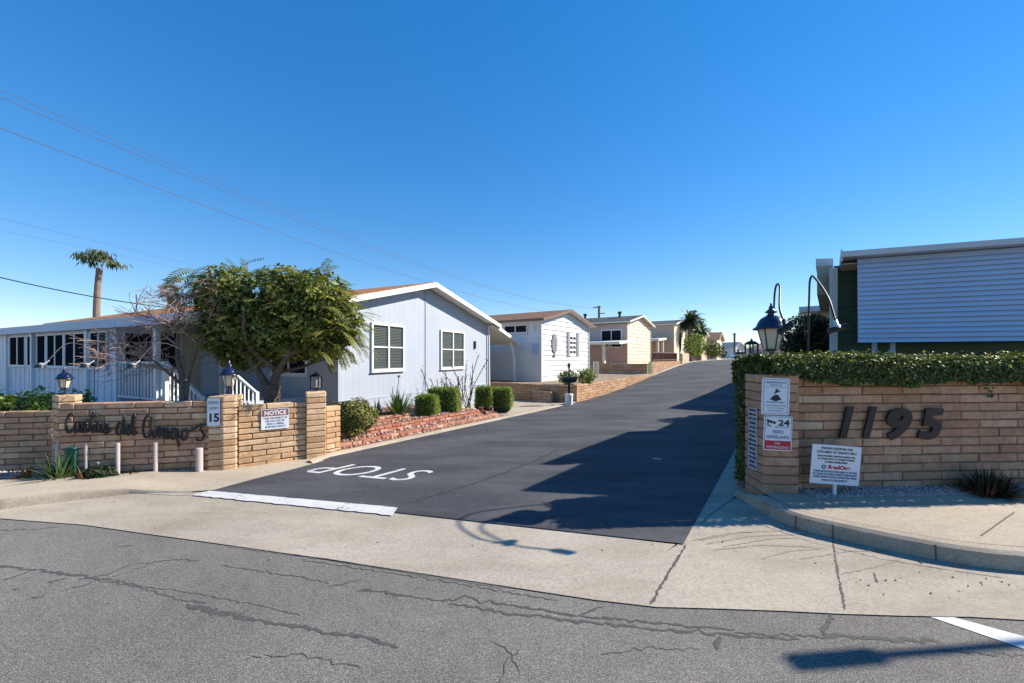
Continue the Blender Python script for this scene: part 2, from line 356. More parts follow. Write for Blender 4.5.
def leaves(name, mats, pts, nrm, size, parent=None, aspect=.6, jit=.6, var=None, sjit=.55):
    """a cloud of small pointed leaf faces, one mesh"""
    N = len(pts); pts = np.asarray(pts, float); nrm = np.asarray(nrm, float)+RNG.normal(0, jit, (N, 3))
    nrm /= np.linalg.norm(nrm, axis=1)[:, None]+1e-9
    t = RNG.normal(0, 1, (N, 3)); t -= nrm*(t*nrm).sum(1)[:, None]; t /= np.linalg.norm(t, axis=1)[:, None]+1e-9
    b = np.cross(nrm, t); sz = size*(1+RNG.uniform(-sjit, sjit, N))[:, None] if np.isscalar(size) else size[:, None]
    A = pts-t*sz*.5; B = pts+b*sz*.5*aspect+nrm*sz*.1; C = pts+t*sz*.5; D = pts-b*sz*.5*aspect+nrm*sz*.1
    v = np.stack([A, B, C, D], 1).reshape(-1, 3)
    if var is None: var = np.clip(RNG.normal(.45, .25, N), 0, 1)
    return rawmesh(name, mats, v, np.arange(4*N).reshape(-1, 4), np.repeat(var, 4), parent)
def rawmesh(name, m, v, f, var, parent=None):
    if parent is not None: off = np.array(ROOT.get(parent.name, (0, 0, 0)))
    else: off = np.array([(v[:, 0].min()+v[:, 0].max())/2, (v[:, 1].min()+v[:, 1].max())/2, v[:, 2].min()])
    me = bpy.data.meshes.new(name); me.from_pydata((v-off).tolist(), [], f.tolist())
    at = me.attributes.new('var', 'FLOAT', 'POINT'); at.data.foreach_set('value', np.asarray(var, float))
    me.materials.append(m); me.update()
    o = bpy.data.objects.new(name, me); COL.objects.link(o)
    if parent is not None: o.parent = parent
    else: o.location = off
    ROOT[o.name] = tuple(off); return o
def blades(name, m, c, n, length, width, spread=1.0, droop=.6, parent=None, seg=5, up=.9, r0=.05, vr=(0.1, .9)):
    """strap leaves arching out of one crown"""
    V_, F_, A_ = [], [], []
    c = Vector(c)
    for _ in range(n):
        a = random.uniform(0, 2*math.pi); L = length*random.uniform(.6, 1.1); el = math.radians(random.uniform(90-75*spread, 88))
        out = Vector((math.cos(a), math.sin(a), 0)); d = out*math.cos(el)+Z3*math.sin(el)
        side = Vector((-out.y, out.x, 0)); p = c+out*random.uniform(0, r0); base = len(V_); val = random.uniform(*vr)
        for k in range(seg+1):
            t = k/seg; w = width*(1-t**1.6)*(.7+.6*min(t*3, 1))*.5+.0008
            V_ += [tuple(p-side*w), tuple(p+Z3*w*.0-out*w*.25), tuple(p+side*w)]; A_ += [val]*3
            d = (d-Z3*droop*t*2.2/seg).normalized(); p = p+d*L/seg
        for k in range(seg):
            i = base+3*k; F_ += [(i, i+1, i+4, i+3), (i+1, i+2, i+5, i+4)]
    return rawmesh(name, m, np.array(V_), np.array(F_), A_, parent)
def box_pts(x0, x1, y0, y1, z0, z1, n, rough=.03, faces=('l', 'r', 'f', 'b', 't')):
    areas = {'l': (y1-y0)*(z1-z0), 'r': (y1-y0)*(z1-z0), 'f': (x1-x0)*(z1-z0), 'b': (x1-x0)*(z1-z0), 't': (x1-x0)*(y1-y0)}
    tot = sum(areas[k] for k in faces); P, N = [], []
    for k in faces:
        m = max(1, int(n*areas[k]/tot)); a = RNG.uniform(0, 1, m); b = RNG.uniform(0, 1, m); o = np.abs(RNG.normal(0, rough, m))-rough*.5
        X = x0+(x1-x0)*a; Y = y0+(y1-y0)*a
        if k in 'lr':
            Zc = z0+(z1-z0)*b; xx = (x0-o) if k == 'l' else (x1+o); P.append(np.stack([xx, Y, Zc], 1)); nn = (-1 if k == 'l' else 1, 0, .25)
        elif k in 'fb':
            Zc = z0+(z1-z0)*b; yy = (y0-o) if k == 'f' else (y1+o); P.append(np.stack([X, yy, Zc], 1)); nn = (0, -1 if k == 'f' else 1, .25)
        else:
            Yc = y0+(y1-y0)*b; P.append(np.stack([X, Yc, z1+o*1.4], 1)); nn = (0, 0, 1)
        N.append(np.tile(nn, (m, 1)))
    return np.concatenate(P), np.concatenate(N)
def rot_pts(P, ang, c):
    c_, s_ = math.cos(ang), math.sin(ang); Q = P.copy()
    Q[:, 0] = c[0]+P[:, 0]*c_-P[:, 1]*s_; Q[:, 1] = c[1]+P[:, 0]*s_+P[:, 1]*c_; Q[:, 2] = P[:, 2]+(c[2] if len(c) > 2 else 0)
    return Q
def lap(mb, xl, xr, z0, z1, pitch=.2, axis='x', pos=0.0, sgn=-1, proud=.022):
    """overlapping boards on a wall face, clipped by xl(z), xr(z)"""
    n = max(1, int(round((z1-z0)/pitch))); h = (z1-z0)/n
    for k in range(n):
        a, b = z0+k*h, z0+(k+1)*h; la, ra, lb, rb = xl(a), xr(a), xl(b), xr(b)
        if ra-la < .02: continue
        if rb < lb: lb = rb = (lb+rb)/2
        p0, p1 = pos+sgn*proud, pos+sgn*.003
        q = (lambda x, y, z: (x, y, z)) if axis == 'x' else (lambda x, y, z: (y, x, z))
        mb.hexa([q(la, pos, a), q(ra, pos, a), q(ra, p0, a), q(la, p0, a)], [q(lb, pos, b), q(rb, pos, b), q(rb, p1, b), q(lb, p1, b)])
def brick_wall(name, m, P, d, length, z0, z1, thick=.15, bl=.4, bh=.1, joint=.012, step=None, jit=.005, parent=None, topcap=True, odd=None, zfun=None):
    """a wall of single blocks laid in running bond round a mortar core; P = front left corner, d = its run, depth goes back"""
    P = Vector((P[0], P[1], 0)); d = Vector((d[0], d[1], 0)).normalized(); n = Vector((-d.y, d.x, 0))
    mb = MB(lambda a, b, c: P+d*a+n*b+Z3*c)
    nz = max(1, int(round((z1-z0)/bh))); h = (z1-z0)/nz
    mb.m = 1; mb.box(.012, length-.012, .016, thick-.016, z0-.3, z1-.012); mb.m = 0
    for k in range(nz):
        a = -(bl/2 if k % 2 else 0)-random.uniform(0, .02); 
        while a < length-.01:
            e = min(a+bl-joint, length); s0 = max(a, 0)
            if e-s0 > .03:
                mb.cv = min(.9, max(0, random.gauss(.45, .22)))
                if odd and odd(s0, e, k): mb.cv = 1.0
                f = random.uniform(-jit, jit); z_a, z_b = z0+k*h+random.uniform(0, joint*.5), z0+(k+1)*h-joint*random.uniform(.7, 1.1)
                j = lambda: random.uniform(-.003, .003)
                mb.hexa([(s0+j(), f+j(), z_a+j()), (e+j(), f+j(), z_a+j()), (e+j(), thick-f, z_a), (s0+j(), thick-f, z_a)],
                        [(s0+j(), f+j(), z_b+j()), (e+j(), f+j(), z_b+j()), (e+j(), thick-f, z_b), (s0+j(), thick-f, z_b)])
            a += bl
    return mb.build(name, [m, M['mortar']], parent, bevel=.009, seg=2)
def pillar(name, m, poly, z0, z1, bh=.1, parent=None, cap=.02, taper=0.0):
    mb = MB(); c = Vector((sum(p[0] for p in poly)/len(poly), sum(p[1] for p in poly)/len(poly)))
    nz = int(round((z1-z0)/bh)); h = (z1-z0)/nz
    sc = lambda p, k: (c.x+(p[0]-c.x)*k, c.y+(p[1]-c.y)*k)
    mb.m = 1; mb.prism([sc(p, .94) for p in poly], lambda p: (p[0], p[1], z0-.3), lambda p: (p[0], p[1], z1-.02)); mb.m = 0
    for k in range(nz):
        mb.cv = min(.9, max(0, random.gauss(.5, .2))); s = 1+random.uniform(-.008, .008)+(cap if k == nz-1 else 0)+taper*(nz-k)/nz
        a, b = z0+k*h, z0+(k+1)*h-.012
        mb.prism([sc(p, s) for p in poly], lambda p: (p[0], p[1], a), lambda p: (p[0], p[1], b))
    return mb.build(name, [m, M['mortar']], parent, bevel=.01, seg=2)
def window(parent, P, ux, n, w, h, cols=2, rows=2, fw=.06, blinds=False, m=None, gm=None, name='window', proud=.035, shutters=None):
    xf = frame(P, ux, n); m = m or M['white']; gm = gm or M['glassd']
    fr = MB(xf)
    fr.box(-fw, w+fw, .001, proud, -fw, 0); fr.box(-fw, w+fw, .001, proud, h, h+fw); fr.box(-fw, 0, .001, proud, 0, h); fr.box(w, w+fw, .001, proud, 0, h)
    for c in range(1, cols): fr.box(w*c/cols-.028, w*c/cols+.028, .002, proud-.004, 0, h)
    for r in range(1, rows): fr.box(0, w, .003, proud-.01, h*r/rows-.018, h*r/rows+.018)
    fr.box(-fw-.015, w+fw+.015, .002, proud+.025, -fw-.03, -fw)
    o = fr.build(name, m, parent, bevel=.004)
    bk = MB(xf); bk.face([(0, .004, 0), (w, .004, 0), (w, .004, h), (0, .004, h)]); bk.build('backing', M['dark'], o)
    if blinds:
        sl = MB(xf); k = int(h/.04)
        for i in range(k):
            z = (i+.5)*h/k; sl.hexa([(.02, .006, z-.012), (w-.02, .006, z-.012), (w-.02, .008, z-.012), (.02, .008, z-.012)], [(.02, .013, z+.012), (w-.02, .013, z+.012), (w-.02, .015, z+.012), (.02, .015, z+.012)])
        sl.build('blinds', M['slat'], o)
    g = MB(xf); g.face([(0, .02, 0), (w, .02, 0), (w, .02, h), (0, .02, h)]); g.build('pane', gm, o)
    return o
def spline(pts, n=6):
    P = [Vector(p) for p in pts]; P = [P[0]*2-P[1]]+P+[P[-1]*2-P[-2]]; out = []
    for i in range(1, len(P)-2):
        for k in range(n):
            t = k/n; a, b, c, d = P[i-1], P[i], P[i+1], P[i+2]
            out.append(.5*((2*b)+(c-a)*t+(2*a-5*b+4*c-d)*t*t+(3*b-a-3*c+d)*t**3))
    out.append(P[-2]); return out
def branch(mb, p, d, L, r, depth, spread=.7, up=.15, n=6, tips=None, nb=(2, 3), shrink=.72, seg=3):
    pts = [Vector(p)]; rr = [r]; q = Vector(p); dd = Vector(d).normalized()
    for k in range(seg):
        dd = (dd+Vector((random.gauss(0, .13), random.gauss(0, .13), random.gauss(0, .1)+up*.2))).normalized(); q = q+dd*L/seg
        pts.append(q.copy()); rr.append(r*(1-(k+1)/seg*.42))
    rr = [max(x, .0036) for x in rr]; mb.tube(pts, rr, n if depth > 1 else 4)
    if tips is not None and depth <= 2: tips += pts[1:]
    if depth <= 0: return
    for _ in range(random.randint(*nb)):
        k = random.randint(1, seg); e = (dd+Vector((random.gauss(0, spread), random.gauss(0, spread), random.gauss(0, spread*.7)+up))).normalized()
        branch(mb, pts[k], e, L*shrink*random.uniform(.8, 1.15), rr[k]*.68, depth-1, spread, up, n, tips, nb, shrink, seg)
# ------------------------------------------------------------------ lie of the land
PROF = [(-999, 0), (7.5, 0), (9.3, .015), (11, .05), (13, .13), (15, .25), (18.7, .53), (22, .76), (26.3, 1.05), (29, 1.18), (32, 1.25), (38, 1.3), (60, 1.35), (999, 1.35)]
def R(s):
    for (a, za), (b, zb) in zip(PROF, PROF[1:]):
        if a <= s <= b: return za+(zb-za)*(s-a)/(b-a)
def RS(s): return sum(R(s+k*.6)*w for k, w in ((-2, .12), (-1, .22), (0, .32), (1, .22), (2, .12)))
def so(s, o): p = L0+U*s+V*o; return (p.x, p.y)
def s_of(x, y): return (x-L0.x)*U.x+(y-L0.y)*U.y
def o_of(x, y): return (x-L0.x)*V.x+(y-L0.y)*V.y
def bp(px, py, z=0.0):
    Y = (EYE-z)*F/(py-HY); return ((px-CX)/F*Y, Y)
def at(px, py, Y): return Vector(((px-CX)/F*Y, Y, EYE+(HY-py)/F*Y))
def loft(name, A, B, n, z, mtl, parent=None, fine=6, kind='structure', edge=None):
    """sheet between two polylines with the same number of points"""
    mb = MB(); rows = []
    AA, BB = [], []
    for k in range(len(A)-1):
        for j in range(fine):
            t = j/fine; AA.append(Vector(A[k]).lerp(Vector(A[k+1]), t)); BB.append(Vector(B[k]).lerp(Vector(B[k+1]), t))
    AA.append(Vector(A[-1])); BB.append(Vector(B[-1]))
    for a, b in zip(AA, BB):
        pts = []
        for j in range(n+1):
            q = a.lerp(b, j/n); pts.append((q.x, q.y, z(q.x, q.y, j/n)))
        rows.append(mb._add(pts))
    for a, b in zip(rows, rows[1:]):
        for j in range(n): mb._face((a+j, a+j+1, b+j+1, b+j))
    o = mb.build(name, mtl, parent, smooth=True)
    if kind and not parent: o['kind'] = kind
    return o
def V2(p): return Vector((p[0], p[1], 0))

# street
E1 = [(-40, -3), (-14, 2.6), (-8.5, 3.62), (-5.2, 4.07), (-3.89, 3.85), (-2.47, 3.48), (-1.48, 3.25), (-.06, 2.86), (.85, 2.65), (1.8, 2.59), (2.6, 2.55), (3.2, 2.5), (6, 2.3), (40, -1)]
street = loft('street', [V2((p[0], p[1]+.14)) for p in E1], [Vector((p[0]*1.2, -32, 0)) for p in E1], 24, lambda x, y, t: 0.0, M['street'])
# apron of the driveway
A2 = [(-40, -2.6), (-14, 2.95), (-8.5, 3.9), (-5.52, 4.31), (-4.53, 4.83), (-3.88, 4.85), (-3.66, 4.90), (-1.2, 4.27), (1.5, 3.55), (1.98, 4.16), (2.52, 4.85), (2.65, 4.5), (2.67, 3.86), (2.91, 3.63), (3.30, 3.32), (3.55, 3.14), (3.89, 3.04), (6.2, 2.72), (40, -.6)]
A1 = [(-40, -3.1), (-14, 2.5), (-8.5, 3.52), (-5.2, 3.97), (-4.2, 3.82), (-3.4, 3.62), (-2.9, 3.5), (-1.48, 3.15), (.55, 2.61), (.95, 2.53), (1.2, 2.52), (1.4, 2.51), (1.75, 2.49), (2.1, 2.46), (2.5, 2.44), (2.9, 2.43), (3.3, 2.39), (5.9, 2.21), (40, -1.1)]
apron = loft('driveway_apron', [V2((p[0], p[1]+.1)) for p in A1], [V2(p) for p in A2], 10, lambda x, y, t: .007, M['conc'], fine=5)
# entry road
LE = [(-3.72, 4.86), (-3.46, 5.35), (-3.2, 5.8), (-3.04, 6.12)]+[so(s, 0) for s in (0, .7, 1.5, 2.5, 4, 6, 8, 9.5, 11, 13, 15, 17, 19, 22, 25, 28, 31, 35, 42, 60, 90)]
RE = [(1.5, 3.5), so(.2, 5.4), so(.4, 5.4), so(.6, 5.4)]+[so(s, 5.4) for s in (.8, 1.2, 1.8, 2.6, 4, 6, 8, 9.5, 11, 13, 15, 17, 19, 22, 25, 28, 31, 35, 42, 60, 90)]
entry = loft('entry_road', [V2(p) for p in LE], [V2(p) for p in RE], 14, lambda x, y, t: RS(s_of(x, y))+.0168, M['entry'], fine=6)
# concrete edge along the left of the entry road, and gutter with kerb on its right
eL = LE[3:]; 
loft('road_edging', [V2(p) for p in eL], [V2(so(s_of(*p), o_of(*p)-.16)) for p in eL], 2, lambda x, y, t: RS(s_of(x, y))+.018+.03*min(1, t*2), M['walkc'], fine=5)
gs = (0, .8, 1.7, 2.2, 2.6, 4, 6, 8, 10, 13, 16, 20, 25, 30, 38, 60, 90)
loft('gutter', [V2((1.5, 3.5) if s == 0 else so(s, 5.38)) for s in gs], [V2((1.53, 3.53) if s == 0 else so(s, 5.47 if s < 1 else 5.66 if s < 2 else 5.95)) for s in gs], 6, lambda x, y, t: RS(s_of(x, y))+.0132+.03*max(0, t-.5)*(1 if s_of(x, y) > 1.8 else 0), M['conc'], fine=4)
# right kerb and sidewalk
KR = [(2.62, 4.75), (2.64, 4.42), (2.655, 4.08), (2.72, 3.84), (2.91, 3.63), (3.30, 3.32), (3.55, 3.17), (3.89, 3.06), (4.6, 2.95), (5.4, 2.83), (6.4, 2.7), (8, 2.5)]
def inset(P, d):
    out = []
    for i, p in enumerate(P):
        a = Vector(P[max(i-1, 0)]+(0,)); b = Vector(P[min(i+1, len(P)-1)]+(0,)); t = (b-a).normalized(); n = Vector((-t.y, t.x, 0)); q = Vector(p+(0,))+n*d; out.append((q.x, q.y))
    return out
KRs = [tuple(v)[:2] for v in spline([p+(0,) for p in KR], 4)]
KT = inset(KRs, .016); KB = inset(KRs, .15)
kz = lambda x, y: .14 if y < 4.3 else max(.05, .14-.2*(y-4.3))
mb = MB()
for i in range(len(KRs)-1):
    def pr(k): x, y = KRs[k]; h = kz(x, y); return [(x, y, -.05), (KT[k][0], KT[k][1], h-.02), (KT[k][0]*.7+KB[k][0]*.3, KT[k][1]*.7+KB[k][1]*.3, h), (KB[k][0], KB[k][1], h)]
    a, b = pr(i), pr(i+1); j = mb._add(a+b)
    for q in range(3): mb._face((j+q, j+q+1, j+5+q, j+4+q))
tag(mb.build('kerb', M['kerbc'], smooth=False), kind='structure')
WB = [(2.78, 4.9), (2.8, 4.75), (2.85, 4.6), (3.1, 4.5), (3.4, 4.5), (3.8, 4.52), (4.2, 4.55), (4.6, 4.58), (5.2, 4.62), (5.9, 4.67), (6.9, 4.73), (8.4, 4.83)]
WBs = [tuple(v)[:2] for v in spline([p+(0,) for p in WB], 4)]
KB2 = inset(KRs, .162)
loft('sidewalk', [V2(p) for p in KB2], [V2(p) for p in WBs], 8, lambda x, y, t: .138+.0*t, M['walkc'], fine=2)
# left kerb and sidewalk
OL = [(-40, -2.6), (-14, 2.95), (-8.5, 3.9), (-5.52, 4.31), (-5.09, 4.56), (-4.6, 4.80), (-4.27, 4.86), (-3.88, 4.86), (-3.66, 4.92), (-3.46, 5.35), (-3.2, 5.8), (-3.04, 6.12), (-2.97, 6.3)]
IL = [(-40, 0), (-14, 4.2), (-9, 4.95), (-6.57, 5.14), (-5.9, 5.2), (-5.36, 5.36), (-4.92, 5.55), (-4.5, 5.7), (-4.2, 5.82), (-4.0, 5.98), (-3.6, 6.3), (-3.3, 6.5), (-3.2, 6.6)]
def lz(x): return .10 if x < -5 else .10*max(0, (-4.2-x)/.8) if x < -4.2 else 0
loft('sidewalk', [V2(p) for p in OL], [V2(p) for p in IL], 8, lambda x, y, t: .018+lz(x)*(1-.45*t), M['walkc'], fine=3)
K = OL[1:8]
loft('kerb', [Vector((p[0]+.004, p[1]-.02, 0)) for p in K], [V2(p) for p in K], 3, lambda x, y, t: (-.03 if t == 0 else lz(x)*.55+.01 if t < .5 else .012+lz(x)*.93 if t < .9 else .0185+lz(x)), M['kerbc'], fine=8)
# bare earth to the horizon
def G(x, y): return RS(s_of(x, y))-.09 if y > 2 else -.09
tr = [math.copysign(math.sinh(abs(t)*6.2)*1.05, t) for t in np.linspace(-1, 1, 150)]
mb = MB(); rows = []
for yy in tr: rows.append(mb._add([(x+2, yy+14, G(x+2, yy+14)-(.2 if yy+14 < 3.5 else 0)) for x in tr]))
for a, b in zip(rows, rows[1:]):
    for j in range(len(tr)-1): mb._face((a+j, a+j+1, b+j+1, b+j))
tag(mb.build('ground', M['soil'], smooth=True), kind='structure')

# seams, cracks and paint on the roads (thin sheets on the surface they belong to)
ZS = [0.0]
def ribbon(name, px, w, z, mtl, parent, wob=.009, world=False, bz=0.0, zf=None, var=.5):
    ZS[0] += .00003; z = z+ZS[0]
    P = [Vector(p+(0,)) if world else V2(bp(p[0], p[1], bz)) for p in px]; Q = []
    for a, b in zip(P, P[1:]):
        m = max(2, int((b-a).length/.03))
        for k in range(m): Q.append(a.lerp(b, k/m)+Vector((random.gauss(0, wob), random.gauss(0, wob), 0)))
    Q.append(P[-1]); mb = MB(); L, Rr = [], []
    for i, q in enumerate(Q):
        t = (Q[min(i+1, len(Q)-1)]-Q[max(i-1, 0)]).normalized(); n = Vector((-t.y, t.x, 0)); h = w*.5*random.uniform(1-var, 1+var)
        if i in (0, len(Q)-1): h *= .3
        zz = z if zf is None else zf(q.x, q.y)+z
        L.append(tuple(q+n*h+Z3*zz)); Rr.append(tuple(q-n*h+Z3*zz))
    a = mb._add(L); b = mb._add(Rr)
    for i in range(len(Q)-1): mb._face((a+i, a+i+1, b+i+1, b+i))
    return mb.build(name, mtl, parent, norm=False)
M['entryseam'] = simple('entry_seam', (.03, .03, .034), .9)
T = M['tar']; Hh = M['hair']
for px, w, m in [
    ([(0, 566), (42, 571), (82, 576), (110, 580)], .05, T), ([(82, 579), (108, 574), (131, 564.5)], .05, T), ([(131, 564.5), (155, 562), (178, 559)], .022, T), ([(176, 559.4), (199, 560.6)], .05, T),
    ([(0, 580), (22, 574.5), (30, 571)], .035, T), ([(45, 583), (66, 578)], .06, T), ([(25, 600), (45, 596)], .03, T), ([(10, 590), (20, 589.5)], .03, T), ([(82, 586), (90, 584)], .05, T),
    ([(100, 582), (130, 585), (155, 592), (185, 600), (205, 604)], .016, Hh), ([(110, 579), (150, 588), (210, 596), (262, 606), (300, 616)], .010, Hh),
    ([(188, 604.5), (205, 610), (235, 617), (258, 621)], .075, T), ([(258, 621), (290, 626), (330, 633), (352, 634)], .05, T), ([(235, 617), (246, 611.5)], .06, T), ([(351, 633), (398, 648)], .05, T),
    ([(357, 589.5), (372, 591)], .05, T), ([(372, 591), (414, 597)], .04, T), ([(414, 597), (440, 601.5), (450, 600)], .022, T), ([(440, 602), (468, 597), (476, 600), (508, 605), (576, 616)], .035, T),
    ([(450, 604), (500, 612), (560, 619), (639, 628)], .045, T), ([(576, 617), (590, 611), (604, 607)], .03, T), ([(576, 616), (640, 621), (700, 627.5), (735, 629)], .035, T),
    ([(639, 628.5), (690, 632), (734, 636), (800, 640)], .04, T), ([(820, 634), (880, 639), (940, 641.5)], .05, T), ([(735, 634), (790, 635), (830, 637)], .03, T), ([(825, 635), (829, 614)], .05, T), ([(716, 650), (720, 636)], .05, T), ([(940, 650), (980, 654), (1024, 656)], .025, T),
    ([(490, 640), (510, 655), (520, 675)], .008, Hh), ([(520, 650), (505, 662), (500, 683)], .008, Hh), ([(330, 587), (360, 580)], .015, Hh), ([(120, 547), (136, 544.5)], .02, T), ([(220, 566), (300, 577), (330, 584)], .010, Hh), ([(155, 563), (120, 575), (60, 592)], .008, Hh), ([(0, 530), (40, 529), (60, 527)], .012, Hh),
    ([(300, 560), (420, 577), (560, 601)], .010, Hh), ([(600, 655), (650, 648), (700, 650)], .008, Hh), ([(240, 660), (300, 655), (360, 668)], .007, Hh)]:
    ribbon('tar_seam', px, w*(.5 if m is T else .7), .0012, m, street)
for px, w in [([(686, 546), (668, 575), (650, 606)], .022), ([(833, 542), (838, 575), (845, 611)], .016), ([(690, 542), (725, 535), (765, 532)], .008), ([(722, 548), (770, 540), (800, 539)], .007), ([(874, 574), (877, 584)], .02), ([(138, 494), (180, 496.5), (192, 495.5)], .012), ([(228, 546.8), (330, 560.3), (504, 588.2)], .006)]:
    ribbon('joint_crack', px, w*.8, .0074, Hh, apron, wob=.003)
for px, w in [([(400, 507), (425, 500), (470, 486), (505, 474), (535, 462), (560, 450)], .04), ([(590, 478), (550, 473), (520, 470)], .015), ([(470, 470), (520, 455), (600, 447)], .012)]:
    ribbon('tar_seam', px, w, .0162, M['entryseam'], entry, wob=.01)
# wall joints across the sidewalks
ribbon('joint_crack', [(981, 536), (1015, 512)], .010, .143, Hh, bpy.data.objects['sidewalk'], wob=.001, var=.1, bz=.14)
ribbon('joint_crack', [(760, 502.5), (794, 514), (835, 526), (902, 540), (960, 548.5), (1024, 557)], .010, .1425, Hh, bpy.data.objects['sidewalk'], wob=.003, bz=.14)
# painted markings
mb = MB(); q = [bp(192, 496.5), bp(209, 492), bp(398, 509), bp(393, 517)]
N_ = 40
for k in range(N_):
    a0 = V2(q[0]).lerp(V2(q[3]), k/N_); a1 = V2(q[0]).lerp(V2(q[3]), (k+1)/N_); b0 = V2(q[1]).lerp(V2(q[2]), k/N_); b1 = V2(q[1]).lerp(V2(q[2]), (k+1)/N_)
    if k == 0: w0 = w1 = 0
    w1 = random.uniform(-.012, .012); 
    mb.face([tuple(a0+V*0+U*w0+Z3*.0178), tuple(a1+U*w1+Z3*.0178), tuple(b1+U*w1*.5+Z3*.0178), tuple(b0+U*w0*.5+Z3*.0178)]); w0 = w1
mb.build('stop_line', M['roadpaint'], entry, norm=False)
e1 = Vector((.965, -.26, 0)); B = V2(bp(438, 472.5)); 
text('STOP', .84, entry, M['roadpaint'], B+Z3*.0178, -e1, -Vector((.61, .79, 0)), 'stop_lettering', 'LEFT', ext=.001, width=1.62, bold=-.003)
mb = MB(); q = [bp(922, 614.5), bp(946, 615.5), bp(1045, 640), bp(1045, 652)]
mb.face([V2(q[0])+Z3*.0035, V2(q[1])+Z3*.0035, V2(bp(1090, 655))+Z3*.0035, V2(bp(1090, 672))+Z3*.0035]); mb.build('edge_line', M['roadpaint'], street, norm=False)
# small pale disc on the entry road
mb = MB(); c = V2(bp(657, 460)); mb.prism([(c.x+.07*math.cos(a), c.y+.07*math.sin(a)) for a in np.linspace(0, 6.283, 14)[:-1]], lambda p: (p[0], p[1], .012), lambda p: (p[0], p[1], .0225)); mb.build('pale_disc', M['walkc'], entry)

# joints down the kerb face
for px_, py_ in ((794, 516), (834, 527), (939, 546)):
    a = V2(bp(px_, py_, .14)); k = min(range(len(KRs)), key=lambda i: (V2(KRs[i])-a).length); t = (V2(KRs[min(k+1, len(KRs)-1)])-V2(KRs[k-1])).normalized(); n = Vector((t.y, -t.x, 0)); o_ = V2(KRs[k])
    mb = MB(); h = kz(o_.x, o_.y); mb.hexa([o_+n*.004-t*.004-Z3*.02, o_+n*.004+t*.004-Z3*.02, o_-n*.01+t*.004-Z3*.02, o_-n*.01-t*.004-Z3*.02], [o_-n*.013-t*.004+Z3*(h-.012), o_-n*.013+t*.004+Z3*(h-.012), o_-n*.03+t*.004+Z3*(h-.012), o_-n*.03-t*.004+Z3*(h-.012)])
    mb.build('joint_crack', Hh, bpy.data.objects['kerb'])
# tyre scuffs on the apron
M['scuff'] = simple('tyre_scuff', (.27, .225, .175), .95, var=.35, scale=25)
for px in ([(700, 541), (740, 533), (800, 531)], [(705, 545), (750, 537), (812, 535)], [(712, 551), (760, 546), (815, 548)], [(840, 575), (880, 567), (900, 560)], [(800, 560), (850, 552), (890, 553)], [(760, 560), (790, 552), (825, 549)]): ribbon('tyre_scuff', px, .016, .0074, M['scuff'], apron, wob=.002, var=.6)
# ------------------------------------------------------------------ entrance walls, left
ang = lambda d: Vector((math.cos(math.radians(d)), math.sin(math.radians(d)), 0))
CD = ang(14.2); ND = ang(36)
N_ = Vector((-4.156, 5.76, 0)); Lp = N_-CD*.19; Rp = N_+ND*.15
def P2(v): return (v.x, v.y)
CP = Lp-CD*1.76+Vector((0, .06, 0))                                  # left end of the lettered wall
cas = tag(brick_wall('brick_wall', M['brick_left'], P2(CP), P2(CD), 1.74, -.02, 1.03, .16, .34, .0875), 'tan block wall carrying the black script lettering between two pillars', 'wall', 'entrance walls')
pA = tag(pillar('brick_pillar', M['brick_tan'], [P2(Lp), P2(N_), P2(Rp), P2(Rp+Vector((-.1, .3, 0))), P2(Lp+Vector((-.02, .36, 0)))], 0, 1.095, .0915), 'tan block pillar with the speed limit sign on its side', 'pillar', 'entrance pillars')
notice_w = tag(brick_wall('brick_wall', M['brick_tan'], P2(Rp+Vector((0, .05, 0))), P2(ND), .95, -.02, .94, .16, .37, .087), 'short sunlit tan block wall holding the notice board', 'wall', 'entrance walls')
Bp = Rp+ND*.935
pB = tag(pillar('brick_pillar', M['brick_tan'], [P2(Bp+Vector((.0, -.02, 0))), P2(Bp+ND*.29+Vector((0, -.02, 0))), P2(Bp+ND*.29+Vector((-.14, .24, 0))), P2(Bp+Vector((-.14, .22, 0)))], 0, 1.09, .091), 'tan block pillar ending the notice wall beside the driveway bush', 'pillar', 'entrance pillars')
tag(brick_wall('brick_wall', M['brick_tan'], P2(Bp+ND*.2+Vector((-.0, .2, 0))), P2(U), .26, 0, .82, .15, .37, .09), 'low sloping stub of block wall behind the bush pillar', 'wall', 'entrance walls')
# left pillar and lower wall
q = Vector(((52-CX)/F*5.62, 5.62, 0)); q2 = Vector(((58-CX)/F*5.45, 5.45, 0)); q3 = q2+ND*.165
pC = tag(pillar('brick_pillar', M['brick_tan'], [P2(q), P2(q2), P2(q3), P2(q3+Vector((-.12, .2, 0)))], -.02, 1.13, .092), 'tan block pillar at left end of the script wall under a lantern', 'pillar', 'entrance pillars')
lw = Vector(((53-CX)/F*5.78, 5.78, 0))
tag(brick_wall('brick_wall', M['brick_left'], P2(lw-ang(10)*6), P2(ang(10)), 6.0, -.05, .88, .16, .34, .082), 'lower tan block wall running out of frame at far left', 'wall', 'entrance walls')

